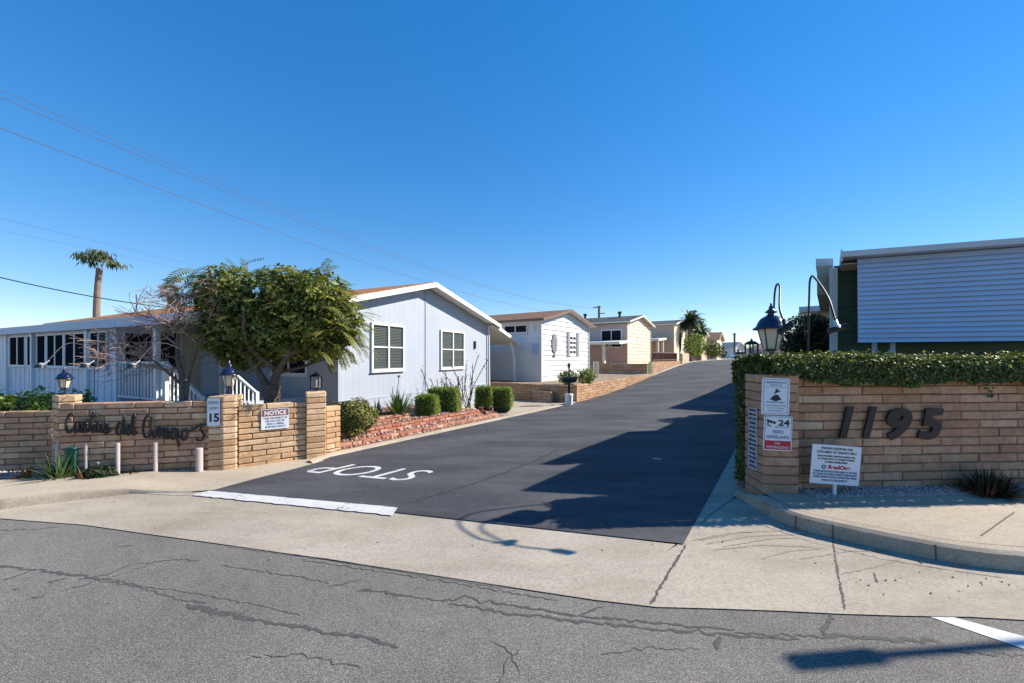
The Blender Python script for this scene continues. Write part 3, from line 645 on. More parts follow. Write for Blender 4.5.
# ------------------------------------------------------------------ script lettering on the wall: bent iron rod
letters = [[(142, 92), (132, 82), (114, 92), (100, 125), (96, 160), (104, 190), (122, 194), (140, 176), (150, 160)],
 [(176, 136), (160, 134), (150, 152), (148, 178), (156, 192), (168, 184), (178, 150), (177, 136), (176, 170), (182, 192), (190, 182)],
 [(190, 184), (198, 150), (200, 132), (206, 160), (208, 182), (202, 194), (192, 190), (204, 194), (214, 180)], [(214, 180), (220, 142), (217, 175), (222, 192), (232, 184)], [(221, 118), (226, 122)],
 [(232, 184), (262, 72), (254, 120), (250, 175), (258, 194), (270, 186)], [(240, 98), (285, 92)], 
 [(300, 140), (286, 138), (276, 156), (276, 182), (286, 194), (298, 184), (304, 152), (302, 140), (302, 176), (310, 194), (318, 186)],
 [(318, 186), (332, 150), (336, 132), (346, 162), (347, 186), (338, 198), (322, 194), (342, 200), (366, 184)],
 [(432, 144), (414, 140), (402, 162), (402, 196), (412, 208), (426, 198), (440, 140), (446, 88), (440, 150), (440, 196), (448, 206), (456, 196)],
 [(456, 194), (470, 176), (474, 158), (466, 152), (458, 172), (460, 200), (470, 210), (482, 196)], [(482, 196), (502, 150), (514, 104), (506, 86), (496, 110), (494, 170), (500, 204), (512, 208), (524, 192)],
 [(612, 108), (590, 92), (570, 120), (560, 170), (566, 212), (584, 226), (602, 200), (614, 130), (616, 100), (612, 160), (616, 210), (626, 226), (634, 216)],
 [(634, 220), (640, 168), (638, 226), (650, 176), (660, 172), (660, 226), (672, 180), (682, 176), (682, 220), (690, 228), (698, 218)],
 [(698, 218), (706, 172), (704, 216), (710, 232), (720, 222)], [(708, 148), (710, 152)],
 [(758, 176), (740, 174), (730, 196), (732, 226), (742, 236), (754, 222), (764, 176), (764, 230), (774, 262), (778, 280)], [(766, 232), (780, 224), (790, 212)],
 [(810, 178), (796, 190), (792, 220), (802, 240), (818, 234), (826, 204), (820, 182), (810, 178), (830, 190), (850, 184)],
 [(848, 184), (872, 172), (890, 158), (916, 146), (922, 152), (906, 176), (926, 206), (922, 234), (900, 244), (880, 232)]]
ns = -Vector((-CD.y, CD.x, 0))                                            # out of the wall
sg = thing('wall_lettering', 'black wrought script letters reading Casitas del Amigos on the block wall', 'lettering', tuple(CP+CD*.9+ns*.03+Z3*.5))
def wpt(cx, cy):
    px, py = 50+cx*.166, 400+cy*.166
    r = (px-CX)/F; a = CP+ns*.045                                          # meet of the sight line with the wall plane
    t = (r*a.y-a.x)/(CD.x-r*CD.y); p = a+CD*t; return p+Z3*(EYE+(HY-py)/F*p.y)
words = {'Casitas': letters[:9], 'del': letters[9:12], 'Amigos': letters[12:]}
for w, sts in words.items():
    mb = MB()
    for st in sts: mb.tube(spline([wpt(*p) for p in st], 5), .0142, 6)
    for st in sts[::2]:
        p = wpt(*st[len(st)//2]); mb.tube([p, p-ns*.06], .006, 5)
    mb.build('word', M['iron'], sg, smooth=True)

# ------------------------------------------------------------------ lanterns
def lantern(loc, label, k=1.0, group='bell topped entrance lanterns'):
    t = thing('pillar_lantern', label, 'lantern', loc, group); xf = lambda a, b, c: Vector(loc)+Vector((a, b, c))*k
    n = 6; ph = math.pi/6
    mb = MB(xf); mb.lathe([(.05, 0), (.05, .015), (.022, .03), (.022, .13), (.05, .14), (.075, .155), (.075, .165)], (0, 0, 0), 14); mb.build('base', M['navy'], t, smooth=False)
    mb = MB(xf); mb.lathe([(.078, .168), (.132, .40)], (0, 0, 0), n, ph); mb.build('glass', M['frost'], t)
    mb = MB(xf)
    for j in range(n):
        a = ph+2*math.pi*j/n; mb.bar((.081*math.cos(a), .081*math.sin(a), .166), (.136*math.cos(a), .136*math.sin(a), .402), .011)
    mb.build('glazing_bars', M['navy'], t)
    mb = MB(xf); mb.lathe([(.145, .398), (.19, .392), (.192, .405), (.155, .43), (.14, .47), (.115, .515), (.075, .545), (.045, .56), (.032, .585), (.06, .592), (.062, .602), (.035, .625), (.022, .64), (.026, .655), (.014, .67), (.010, .70), (.002, .715)], (0, 0, 0), 22)
    mb.build('cap', M['navy'], t, smooth=True)
    return t
c = (N_+Rp)/2+Vector((-.10, .13, 0))
lantern((c.x, c.y, 1.105), 'dark bell topped lantern on the speed limit pillar', .70)
lantern(tuple(at(64.5, 394, 5.6)), 'dark bell topped lantern on the far left wall pillar', .54)
RL = at(771, 357, 4.82)
lantern((RL.x, RL.y, 1.58), 'large navy bell topped lantern rising from the ivy hedge', 1.02)
M['goose'] = simple('weathered_steel', (.07, .07, .075), .8, var=.2)
def square_lantern(p, z0, z1, w, label, post_to, name='post_lantern'):
    t = thing(name, label, 'lantern', (p[0], p[1], post_to)); xf = lambda a, b, c: Vector((p[0]+a, p[1]+b, c)); h = z1-z0
    mb = MB(xf); mb.tube([(0, 0, post_to), (0, 0, z0)], w*.11, 8); mb.build('post', M['black'], t)
    mb = MB(xf)
    for sx in (-1, 1):
        for sy in (-1, 1): mb.box(sx*w*.5-w*.07, sx*w*.5+w*.07, sy*w*.5-w*.07, sy*w*.5+w*.07, z0, z0+h*.72)
    mb.box(-w*.57, w*.57, -w*.57, w*.57, z0-h*.03, z0+h*.03); mb.build('frame', M['black'], t)
    mb = MB(xf); mb.lathe([(w*.85, z0+h*.7), (w*.8, z0+h*.74), (w*.5, z0+h*.84), (w*.16, z0+h*.88), (w*.1, z0+h*.96), (.002, z1)], (0, 0, 0), 8, math.pi/8); mb.build('cap', M['black'], t)
    mb = MB(xf); mb.tube([(0, 0, z0+h*.05), (0, 0, z0+h*.5)], w*.2, 8); mb.build('bulb', M['frost'], t)
    g = MB(xf); g.box(-w*.44, w*.44, -w*.44, w*.44, z0+h*.035, z0+h*.69); g.build('pane', glass('lantern_glass', (.5, .55, .6), .8) if 'lantern_glass' not in bpy.data.materials else bpy.data.materials['lantern_glass'], t)
    return t
p = at(316.3, 357, 7.0); square_lantern(p, 1.10, 1.40, .13, 'small black square lantern on a thin post behind the notice wall', 0)
p = at(751.5, 357, 8.6); square_lantern(p, 1.62, 2.05, .17, 'small black square lantern up the drive beyond the ivy corner', 0)
# ------------------------------------------------------------------ gooseneck sign lights
def gooseneck(base, arch, head, hd, label, mt, hm, kind='bar', r=.0115, ax=(1, 0, 0), hl=.08):
    t = thing('sign_light', label, 'sign light', (base[0], base[1], base[2]), 'gooseneck lights over the entrance signs')
    mb = MB(); mb.tube(spline([base]+arch+[head], 6), r, 8); mb.build('gooseneck_pole', mt, t, smooth=True)
    h = Vector(head); d = Vector(hd).normalized()
    mb = MB(); mb.tube([h-d*.03, h+d*.05], r*1.7, 10); mb.tube([h+d*.05, h+d*.09], .035, 12); mb.build('socket', hm, t)
    mb = MB(); sidev = d.cross(Z3).normalized(); up = sidev.cross(d)
    if kind == 'bar':
        c = h+d*.08; sidev = Vector(ax).normalized(); mb.tube([c-sidev*hl, c-sidev*(hl-.012), c-sidev*(hl-.013), c+sidev*(hl-.013), c+sidev*(hl-.012), c+sidev*hl], [.036, .036, .030, .030, .036, .036], 14)
    else:
        c = h+d*.09; mb.lathe([(.02, .03), (.045, .02), (.06, -.01), (.065, -.02), (.05, -.02)], c, 14)
    mb.build('lamp_head', M['black'], t)
    return t
b1 = at(773.5, 357, 5.2); b1.z = 0; h1 = at(784, 322, 4.3)
gooseneck(tuple(b1), [(b1.x, b1.y, 1.6), (b1.x-.005, b1.y-.02, 2.35), (b1.x-.05, b1.y-.13, 2.555), (b1.x-.16, b1.y-.36, 2.5), (h1.x+.06, h1.y+.16, 2.2)], tuple(h1), (-.12, -.35, -.8), 'black gooseneck light arching down behind the large navy lantern', M['iron'], M['black'], ax=(.75, -.2, .6), hl=.07)
b2 = at(808, 357, 5.1); b2.z = 0; h2 = at(836, 323, 4.15)
gooseneck(tuple(b2), [(b2.x, b2.y, 1.6), (b2.x, b2.y-.02, 2.42), (b2.x-.06, b2.y-.12, 2.62), (b2.x-.16, b2.y-.32, 2.60), (h2.x+.09, h2.y+.22, 2.3)], tuple(h2), (-.25, -.6, -.8), 'black gooseneck light bending over the 1195 numerals in front of the house', M['iron'], M['fixture'], ax=(.95, -.15, .25), hl=.085)
for (pp, hp, lab) in ((94.3, 47, 'slim gooseneck light nearest the far left pillar lantern'), (140, 92, 'middle slim gooseneck light over the script wall'), (184, 138, 'slim gooseneck light over the script wall nearest the bare tree')):
    bb = at(pp, 357, 6.35); bb.z = .05; hh = at(hp, 362, 5.62); m1 = at(pp-8, 347, 6.2); m2 = at(pp-22, 343, 6.0); m3 = at(pp-33, 347, 5.85)
    gooseneck(tuple(bb), [(bb.x, bb.y, 1.1), tuple(at(pp-.5, 355, 6.33)), tuple(m1), tuple(m2), tuple(m3)], tuple(hh), (-.2, -.5, -.45), lab, M['goose'], M['fixture'], 'cone', .005)

# ------------------------------------------------------------------ pipes, cabinet in front of the script wall
for (px, pt, pbm, r, lab) in ((58, 443, 470, .022, 'leftmost thin pinkish pipe post beside the green cabinet'), (86.3, 443, 474, .023, 'pinkish pipe post immediately right of the green cabinet'), (117.8, 443, 478, .024, 'pinkish pipe post under the word del with a broken pale tip'), (155.5, 442.5, 475, .025, 'pinkish pipe post under the letter m of Amigos'), (199.3, 448, 473, .044, 'thickest pinkish pipe post next to the speed limit pillar')):
    Y = 5.36 if px < 80 else 5.42 if px < 130 else 5.55 if px < 170 else 5.66
    a = at(px, pt, Y)
    mb = MB(); mb.tube([(a.x, a.y, -.05), (a.x, a.y, a.z-.01), (a.x, a.y, a.z)], [r, r, r*.85], 14); tag(mb.build('pipe_post', M['pvc'], smooth=False, bevel=.003), lab, 'post', 'pipe posts along the script wall')
a = at(74.5, 446, 5.42)
t = thing('utility_cabinet', 'dark green utility cabinet at the foot of the script wall', 'cabinet', (a.x, a.y, 0))
mb = MB(); mb.lathe([(.088, 0), (.088, a.z-.03), (.08, a.z-.01), (.05, a.z)], (a.x, a.y, 0), 18); mb.build('housing', M['greenbox'], t, smooth=False)
mb = MB(); mb.lathe([(.092, a.z-.09), (.094, a.z-.085), (.094, a.z-.04), (.092, a.z-.035)], (a.x, a.y, 0), 18); mb.build('lid_band', M['greenbox'], t)

# ------------------------------------------------------------------ signs on the left
def plate(name, label, cat, P, ex, ez, w, h, m, th=.006, r=.012, group=None):
    """flat sheet sign with rounded corners, P = its centre on the front face"""
    P = Vector(P); ex = Vector(ex).normalized(); ez = Vector(ez).normalized(); n = ex.cross(ez).normalized()
    t = thing(name, label, cat, tuple(P), group)
    pl = []
    for sx, sy, a0 in ((1, 1, 0), (-1, 1, 90), (-1, -1, 180), (1, -1, 270)):
        for k in range(5): a = math.radians(a0+k*22.5); pl.append((sx*(w/2-r)+r*math.cos(a), sy*(h/2-r)+r*math.sin(a)))
    mb = MB(); mb.prism(pl, lambda p: P+ex*p[0]+ez*p[1]-n*th, lambda p: P+ex*p[0]+ez*p[1]); mb.build('panel', m, t)
    def blk(nm, x0, x1, y0, y1, mm, off=.0015):
        b = MB(); f = lambda p: P+ex*p[0]+ez*p[1]+n*off
        b.prism([(x0, y0), (x1, y0), (x1, y1), (x0, y1)], lambda p: P+ex*p[0]+ez*p[1]+n*.0003, f); return b.build(nm, mm, t)
    def txt(s, x, y, size, mm, width=None, off=.0012, nm='lettering', sx=1.0, bold=0): return text(s, size, t, mm, P+ex*x+ez*y, ex, ez, nm, 'CENTER', off=off, ext=.0006, width=width, sx=sx, bold=bold)
    return t, blk, txt
nL = Vector((CD.y, -CD.x, 0)); nN = Vector((ND.y, -ND.x, 0))
sp = Lp.lerp(N_, .5)+nL*.025
t, blk, txt = plate('speed_sign', 'white speed limit fifteen sign on the pillar side', 'sign', (sp.x-.02, sp.y, EYE-(412-HY)/F*5.72), CD, Z3, .165, .39, M['sheet'])
txt('SPEED', 0, .115, .055, M['ink'], .13); txt('LIMIT', 0, .035, .055, M['ink'], .11); txt('15', 0, -.135, .16, M['ink'], .12, bold=.006)
for a, b in ((-.085, -.081), (.081, .085)): blk('border', a, b, -.19, .19, M['ink'], .001)
sp = Rp+ND*.40+nN*.0; sp = Vector((Rp.x, Rp.y+.05, 0))+ND*.47+nN*.014
t, blk, txt = plate('notice_sign', 'weathered notice board with maroon header on sunlit block wall', 'sign', (sp.x, sp.y, EYE-(418.8-HY)/F*sp.y), ND, Z3, .37, .31, M['sheet'], r=.004)
blk('header', -.178, .178, .045, .148, M['maroon'], .001); txt('NOTICE', 0, .065, .088, M['sheet'], .29, off=.0025, bold=.003)
for k, s in enumerate(('THIS PROPERTY IS', 'PROTECTED BY', 'VIDEO CAMERA', 'SURVEILLANCE')): txt(s, 0, .0-.043*k, .04, M['maroon'] if k == 0 else M['blueink'], (.32, .26, .24, .27)[k], bold=.001)

# ------------------------------------------------------------------ right entrance wall
RD = ang(3.6); W0 = Vector((3.1, 4.55, 0))
odd = lambda s, e, k: (k == 11 and s < .3) or (k == 8 and s < .3)
rw = tag(brick_wall('brick_wall', M['brick_r'], P2(W0), P2(RD), 6.4, .02, 1.42, .2, .485, .1, odd=odd), 'reddish slump block wall bearing the numerals 1195 under ivy', 'wall', 'entrance walls')
nR = Vector((RD.y, -RD.x, 0))
PQ = [(2.81, 4.47), (3.185, 4.44), (3.2, 4.84), (2.83, 4.86)]
pR = tag(pillar('brick_pillar', M['brick_r'], PQ, .03, 1.46, .1, taper=.008), 'reddish block pillar with two security signs at the 1195 wall corner', 'pillar', 'entrance pillars')
tag(brick_wall('brick_wall', M['brick_r'], (2.90, 5.15), P2(Vector((.06, -1, 0))), .3, .02, 1.40, .2, .42, .1), 'short return of block wall under the ivy corner by the drive', 'wall', 'entrance walls')
# numerals
for (pxa, ch, w, lab, pyb) in ((843, '1', .175, 'first dark plum numeral 1 of the street number', 436), (866, '1', .175, 'second dark plum numeral 1 beside the nine', 436), (895, '9', .31, 'dark plum numeral 9 of the street number', 437.5), (928.5, '5', .32, 'dark plum numeral 5 ending the street number', 437.5)):
    r = (pxa-CX)/F; a = W0+nR*.032; tt = (r*a.y-a.x)/(RD.x-r*RD.y); p = a+RD*tt; p.z = EYE-(pyb-HY)/F*p.y
    h = .352
    o = text(ch, h/.76, None, M['digit'], p, RD, Z3, 'street_numeral', 'CENTER', shear=.28 if ch == '1' else .18, ext=.009, width=w, bold=.02)
    o.location = p; 
    for v in o.data.vertices: v.co -= p
    ROOT[o.name] = tuple(p); tag(o, lab, 'numeral', 'numerals of the street number')
# signs on the right pillar
fd = (Vector(PQ[1]+(0,))-Vector(PQ[0]+(0,))).normalized(); fn = Vector((fd.y, -fd.x, 0)); fc = (Vector(PQ[0]+(0,))+Vector(PQ[1]+(0,)))/2+fn*.018
tilt = lambda d: (fd*math.cos(d)+Z3*math.sin(d), Z3*math.cos(d)-fd*math.sin(d))
ex, ez = tilt(.03)
cpos = fc+fd*(-.068); 
t, blk, txt = plate('watch_sign', 'white neighbourhood watch sign with black burglar figure, upper on pillar', 'sign', (cpos.x, cpos.y, EYE-(396.5-HY)/F*4.43), *tilt(-.03), .295, .41, M['sheet'], r=.022)
for b in ((-.13, .13, .185, .19), (-.13, .13, -.19, -.185), (-.13, -.125, -.185, .185), (.125, .13, -.185, .185), (-.125, .125, .10, .103)): blk('border', *b, M['blueink'], .001)
txt('NEIGHBORHOOD', 0, .142, .036, M['blueink'], .22); txt('WATCH', 0, .112, .03, M['blueink'], .12)
txt('WE IMMEDIATELY REPORT', 0, -.075, .026, M['blueink'], .20); 
for k, s in enumerate(('ALL SUSPICIOUS ACTIVITIES', 'TO OUR POLICE', 'DEPARTMENT')): txt(s, 0, -.108-.029*k, .02, M['blueink'], .22-.03*k)
P0 = Vector(t.location)-fn*0
exx, ezz = tilt(-.03); nn = exx.cross(ezz)
mb = MB(); f0 = lambda p: P0+exx*p[0]+ezz*p[1]+nn*.0003; f1 = lambda p: P0+exx*p[0]+ezz*p[1]+nn*.0016
mb.prism([(-.062, -.035), (0, -.055), (.062, -.035), (.035, .005), (.018, .018), (.0, .02), (-.03, .0)], f0, f1)
mb.prism([(-.018, .026), (.05, .058), (.046, .066), (.028, .062), (.022, .085), (-.002, .078), (-.008, .046), (-.02, .036)], f0, f1); mb.build('burglar_figure', M['ink'], t)
cpos = fc+fd*(-.045)
t, blk, txt = plate('security_sign', 'white and red video surveillance no trespassing sign, lower on pillar', 'sign', (cpos.x, cpos.y, EYE-(433.5-HY)/F*4.43), *tilt(-.035), .30, .385, M['sheet'], r=.02)
blk('red_band', -.14, .14, -.182, -.082, M['redink'], .001)
for b in ((-.14, .14, .178, .182), (-.14, -.136, -.08, .178), (.136, .14, -.08, .178)): blk('border', *b, M['ink'], .001)
txt('24', .06, .088, .09, M['ink'], .12, bold=.003); txt('HOURS A DAY', .045, .062, .026, M['blueink'], .15); txt('VIDEO', 0, .0, .05, M['blueink'], .12, bold=.001); txt('SURVEILLANCE', 0, -.058, .05, M['blueink'], .235, bold=.001)
txt('NO', 0, -.125, .04, M['sheet'], .05, off=.0025); txt('TRESPASSING', 0, -.168, .04, M['sheet'], .24, off=.0025)
P0 = Vector(t.location); mb = MB(); exx, ezz = tilt(-.035)
mb.prism([(-.125, .155), (-.06, .135), (-.06, .105), (-.12, .125)], f0, f1); mb.prism([(-.055, .136), (-.025, .127), (-.025, .102), (-.055, .108)], f0, f1); mb.prism([(-.115, .12), (-.10, .115), (-.10, .09), (-.07, .078), (-.075, .068), (-.115, .085)], f0, f1); mb.build('camera_symbol', M['ink'], t)
t, blk, txt = plate('rules_sign', 'tall narrow white sign full of lines on the pillar drive side', 'sign', (2.80, 4.66, .70), (.05, -1, 0), Z3, .16, .72, M['greysheet'])
for k in range(14): txt(('PRIVATE DRIVE', 'RESIDENTS AND', 'GUESTS ONLY', 'NO PARKING', 'NO SOLICITING', 'SPEED LIMIT 15', 'WATCH FOR')[k % 7], 0, .32-.05*k, .036, M['ink'], .115+.012*(k % 3), bold=.0015)
# realtor-like yard sign
Ys = 4.36; c = at(835.8, 465, Ys); d = -.085
ex = ang(3)*math.cos(d)+Z3*math.sin(d); ez = Z3*math.cos(d)-ang(3)*math.sin(d)
t, blk, txt = plate('yard_sign', 'tilted white parking reserved sign on a stake in front of wall', 'sign', tuple(c), ex, ez, .56, .425, M['sheet'], r=.004)
for s, y, sz, w in (('PARKING RESERVED FOR', .163, .036, .36), ("CUSTOMERS OF TENANTS ONLY", .122, .036, .46), ('UNAUTHORIZED VEHICLES PARKED WILL', .082, .026, .44), ("BE TOWED AWAY AT OWNER'S EXPENSE", .05, .026, .42), ('AT VEHICLE OWNERS EXPENSE', .018, .026, .26)): txt(s, 0, y, sz, M['ink'], w, bold=.0008)
txt('ReadOne', .04, -.045, .055, M['redink'], .25, bold=.003)
P0 = Vector(c); exx, ezz = ex, ez; nn = ex.cross(ez); f0 = lambda p: P0+exx*p[0]+ezz*p[1]+nn*.0003; f1 = lambda p: P0+exx*p[0]+ezz*p[1]+nn*.0016
mb = MB(); cc = [(-.135+.027*math.cos(a), -.028+.024*math.sin(a)) for a in np.linspace(0, 6.283, 21)[:-1]]; mb.prism(cc, f0, f1); mb.build('round_emblem', M['ink'], t)
f1 = lambda p: P0+exx*p[0]+ezz*p[1]+nn*.003
mb = MB(); mb.prism([(-.147, -.04), (-.137, -.043), (-.137, -.012), (-.147, -.016)], f0, f1); mb.prism([(-.13, -.04), (-.121, -.034), (-.121, -.02), (-.13, -.014)], f0, f1); mb.build('emblem_bars', M['sheet'], t)
for s, y in (('TOWED VEHICLES MAY BE RECLAIMED AT THE YARD', -.085), ('BY CALLING THE TOWING COMPANY NUMBER BELOW', -.115), ('TRAFFIC DIVISION VEHICLE CODE SECTION POSTED', -.145), ('PRIVATE PROPERTY', -.18)): txt(s, 0, y, .027, M['blueink'], .50 if y > -.17 else .3, bold=.0016)
mb = MB(); mb.box(c.x-.014, c.x+.014, c.y+.008, c.y+.03, .05, c.z-.1); st = mb.build('stake', M['white'], t)
# the street lamp outside the frame whose arm and head throw their shadow on the road
hx, hy, hz = 7.03, 3.50, 3.5; ad = Vector((.994, .10, 0))
t = thing('street_lamp', 'tall street lamp with a flat head on a long arm beside the right kerb', 'street lamp', (hx+3.2*ad.x, hy+3.2*ad.y, 0))
mb = MB(); b = Vector((hx, hy, 0))+ad*3.2; mb.tube([b-Z3*.1, b+Z3*3.6], [.08, .05], 12); mb.build('post', M['fixture'], t)
mb = MB(); mb.tube([b+Z3*3.5, Vector((hx, hy, hz))+ad*.25], .033, 8); mb.build('arm', M['fixture'], t)
mb = MB(frame((hx, hy, hz), ad, (-.1, .994, 0))); mb.box(-.27, .27, -.065, .065, -.03, .02); mb.build('lamp_head', M['fixture'], t, bevel=.02)
# ------------------------------------------------------------------ houses
def house_frame(P, g):
    g = Vector(g+(0,)).normalized(); l = Vector((-g.y, g.x, 0)); P = Vector((P[0], P[1], 0))
    return (lambda x, y, z: P+g*x+l*y+Z3*z), g, l
def gable_house(name, label, P, g, w, L, zb, ze, zr, wall, roofm, trim, ov=.3, lapm=None, skirt=None, pitch=.2, group='manufactured homes along the drive', fas=.15, gable_lap=True, cat='house', xr=None, rake=None, lap2=None):
    xf, g, l = house_frame(P, g); t = thing(name, label, cat, tuple(xf(w/2, L/2, zb)), group)
    xr = xr or w/2; SL = ((zr-ze)/xr, (zr-ze)/(w-xr))
    mb = MB(xf); mb.prism([(0, zb-.6), (w, zb-.6), (w, ze), (xr, zr), (0, ze)], lambda p: (p[0], 0, p[1]), lambda p: (p[0], L, p[1])); wo = mb.build('wall', wall, t)
    if lapm:
        mb = MB(xf); xl = lambda z: 0 if z <= ze else (z-ze)/SL[0]; lap(mb, xl, lambda z: w if z <= ze else w-(z-ze)/SL[1], zb, zr-.03, pitch, 'x', 0, -1, .034)
        m2 = MB(xf); lap(m2, lambda z: 0, lambda z: L, zb, ze, pitch, 'y', 0, -1, .03); m2.build('side_siding', lap2 or lapm, t); mb.box(-.02, .05, -.04, -.0, zb, ze-.02); mb.box(w-.05, w+.02, -.04, 0, zb, ze-.02)
        mb.build('siding', lapm, t)
    mb = MB(xf); th = .09
    for sgn in (0, 1):
        X = lambda x: x if sgn == 0 else w-x; sl = SL[sgn]
        a = (X(-ov), ze-ov*sl); b = (xr, zr)
        y0, y1 = -ov, L+ov; sll = math.hypot(b[0]-a[0], b[1]-a[1])
        A = [(a[0], y0, a[1]+.03), (b[0], y0, b[1]+.03), (b[0], y1, b[1]+.03), (a[0], y1, a[1]+.03)]; Bt = [(p[0], p[1], p[2]+th) for p in A]
        mb.hexa(A, Bt); mb.mi[-6] = 1
        mb.uv[-6+1] = [(0, 0), (0, sll), (y1-y0, sll), (y1-y0, 0)]
    ro = mb.build('roof', [roofm, trim], t)
    mb = MB(xf)
    for sgn in (0, 1):
        X = lambda x: x if sgn == 0 else w-x; sl = SL[sgn]
        x0, x1 = X(-ov-.02), xr; z0, z1 = ze-(ov+.02)*sl, zr
        for y in ((-ov-.03, -ov), (L+ov, L+ov+.03)):
            mb.hexa([(x0, y[0], z0-fas+.10), (x1, y[0], z1-fas+.10), (x1, y[1], z1-fas+.10), (x0, y[1], z0-fas+.10)], [(x0, y[0], z0+.105), (x1, y[0], z1+.105), (x1, y[1], z1+.105), (x0, y[1], z0+.105)])
        xa, xb = sorted((X(-ov-.025), X(-ov-.002))); mb.box(xa, xb, -ov, L+ov, z0-fas+.11, z0+.10)
    mb.build('fascia', rake or trim, t)
    if skirt:
        mb = MB(xf); mb.box(-.012, w+.012, -.014, 0, zb-.6, skirt[0]); mb.box(-.014, 0, 0, L, zb-.6, skirt[0]); mb.box(-.02, w+.02, -.024, 0, skirt[0], skirt[0]+.03); mb.build('skirting', skirt[1], t)
    return t, xf, g, l
def gwin(t, xf, g, l, x0, z0, w, h, **k): return window(t, xf(x0, -.0, z0), g, -l, w, h, **k)
def swin(t, xf, g, l, y1, z0, w, h, **k): return window(t, xf(0, y1, z0), -l, -g, w, h, **k)

# ---- pale blue house on the corner
t1, X1, g1, l1 = gable_house('manufactured_home', 'pale blue manufactured home with orange brown roof and white rake trim', (-3.90, 8.98), (.425, .905), 6.95, 14.5, 0, 2.88, 3.72, M['h1'], M['roof1'], M['white'], .38, skirt=(.62, M['h1skirt']), fas=.13, xr=3.15, )
gwin(t1, X1, g1, l1, 1.03, 1.35, 1.09, 1.10, blinds=True, proud=.05, gm=M['glass']); gwin(t1, X1, g1, l1, 3.94, 1.33, 1.26, 1.12, blinds=True, proud=.05, gm=M['glass'])
mb = MB(X1); mb.box(3.13, 3.17, -.02, 0, .65, 3.6); mb.build('seam_trim', M['h1skirt'], t1)
mb = MB(X1); mb.hexa([(-.03, -.03, .65), (.06, -.03, .65), (.06, .06, .65), (-.03, .06, .65)], [(-.03, -.03, 2.86), (.06, -.03, 2.86), (.06, .06, 2.86), (-.03, .06, 2.86)]); mb.build('corner_trim', M['h1skirt'], t1)
mb = MB(X1); mb.box(6.88, 6.98, -.03, 0, .65, 2.86); mb.build('corner_trim', M['h1skirt'], t1)
mb = MB(X1); mb.box(5.95, 6.03, -.05, -.0, 1.95, 2.22); mb.build('meter_panel', M['black'], t1)
swin(t1, X1, g1, l1, 2.25, 1.27, 1.2, 1.1, blinds=False)
# carport awning on its far side
mb = MB(X1); w = 6.95
a = [(w-.05, -.30, 2.80), (w+2.35, -.30, 2.20), (w+2.35, 6.5, 2.20), (w-.05, 6.5, 2.80)]
mb.hexa(a, [(p[0], p[1], p[2]+.05) for p in a]); mb.build('carport_roof', M['offwhite'], t1)
mb = MB(X1); mb.hexa([(w+.3, -.34, 2.70), (w+2.39, -.34, 2.15), (w+2.39, -.30, 2.15), (w+.3, -.30, 2.70)], [(w+.3, -.34, 2.84), (w+2.39, -.34, 2.28), (w+2.39, -.30, 2.28), (w+.3, -.30, 2.84)]); mb.box(w+2.35, w+2.39, -.3, 6.5, 2.15, 2.28); mb.build('carport_trim', M['white'], t1)
for y in (-.1, 3.2):
    mb = MB(X1); q = spline([(w+1.75, y, 2.30), (w+1.98, y, 2.06), (w+2.16, y, 1.70), (w+2.23, y, 1.2), (w+2.25, y, .5), (w+2.25, y, -.2)], 4)
    for dy in (0, .09): mb.tube([p+Vector((dy, 0, 0)) for p in q], .034, 6)
    for k in range(2, len(q), 3): mb.bar(q[k], q[k]+Vector((.09, 0, -.06)), .012)
    mb.build('carport_post', M['white'], t1)
# porch along its camera side: roof, posts, sunroom, rail, stair
xp = -2.35
mb = MB(X1); a = [(-.1, .55, 2.60), (xp-.12, .55, 2.33), (xp-.12, 15.5, 2.33), (-.1, 15.5, 2.60)]; mb.hexa(a, [(p[0], p[1], p[2]+.05) for p in a]); mb.build('porch_roof', M['offwhite'], t1)
mb = MB(X1); mb.box(xp-.16, xp-.12, .5, 15.5, 2.26, 2.44); mb.box(xp-.12, -.1, .5, .54, 2.36, 2.5); mb.build('porch_fascia', M['greyblue'], t1)
mb = MB(X1); mb.box(xp-.175, xp-.16, .5, 1.6, 2.27, 2.43); mb.build('sunlit_fascia_end', M['white'], t1)  # white strip over the fascia paints in its sunlit end
mb = MB(X1); mb.box(xp+.02, -.02, .95, 10.1, .55, .72); mb.build('porch_floor', M['greyblue'], t1)
mb = MB(X1); mb.box(xp+.03, xp+.08, 1.9, 10.75, -.2, .60); mb.build('porch_base', M['blue_base'], t1)
for y in (2.2, 5.16, 8.28, 10.08):
    mb = MB(X1); mb.box(xp-.06, xp+.02, y-.05, y+.05, .0, 2.30); mb.build('porch_post', M['white'], t1)
sr = MB(X1); sr.box(xp, xp+.05, 3.92, 10.75, .60, 1.42); sr.box(xp, xp+.05, 3.92, 10.75, 2.20, 2.30); sr.box(xp, xp+.05, 9.9, 10.75, 1.42, 2.2); sr.box(xp, xp+.05, 3.90, 4.18, 1.42, 2.2); sr.box(xp+.05, -.05, 10.7, 10.75, .6, 2.4); sr.box(xp+.05, -.05, 3.92, 3.97, .6, 2.4); sr.build('sunroom_panel', M['sun'], t1)
ys = [4.18, 5.05, 5.25, 6.15, 7.05, 7.85, 8.0, 8.45, 8.6, 9.9]
for a, b in ((4.2, 5.0), (5.25, 6.35), (6.38, 7.38), (7.42, 7.98), (8.36, 8.62), (8.75, 9.85)):
    window(t1, X1(xp-.002, b, 1.44), -l1, -g1, b-a-.06, .74, cols=2 if b-a > .6 else 1, rows=1, fw=.035, gm=M['screen'])
mb = MB(X1)
for y in (9.97, 8.70, 7.40, 6.365, 5.12): mb.box(xp-.03, xp, y-.05, y+.05, 1.42, 2.2)
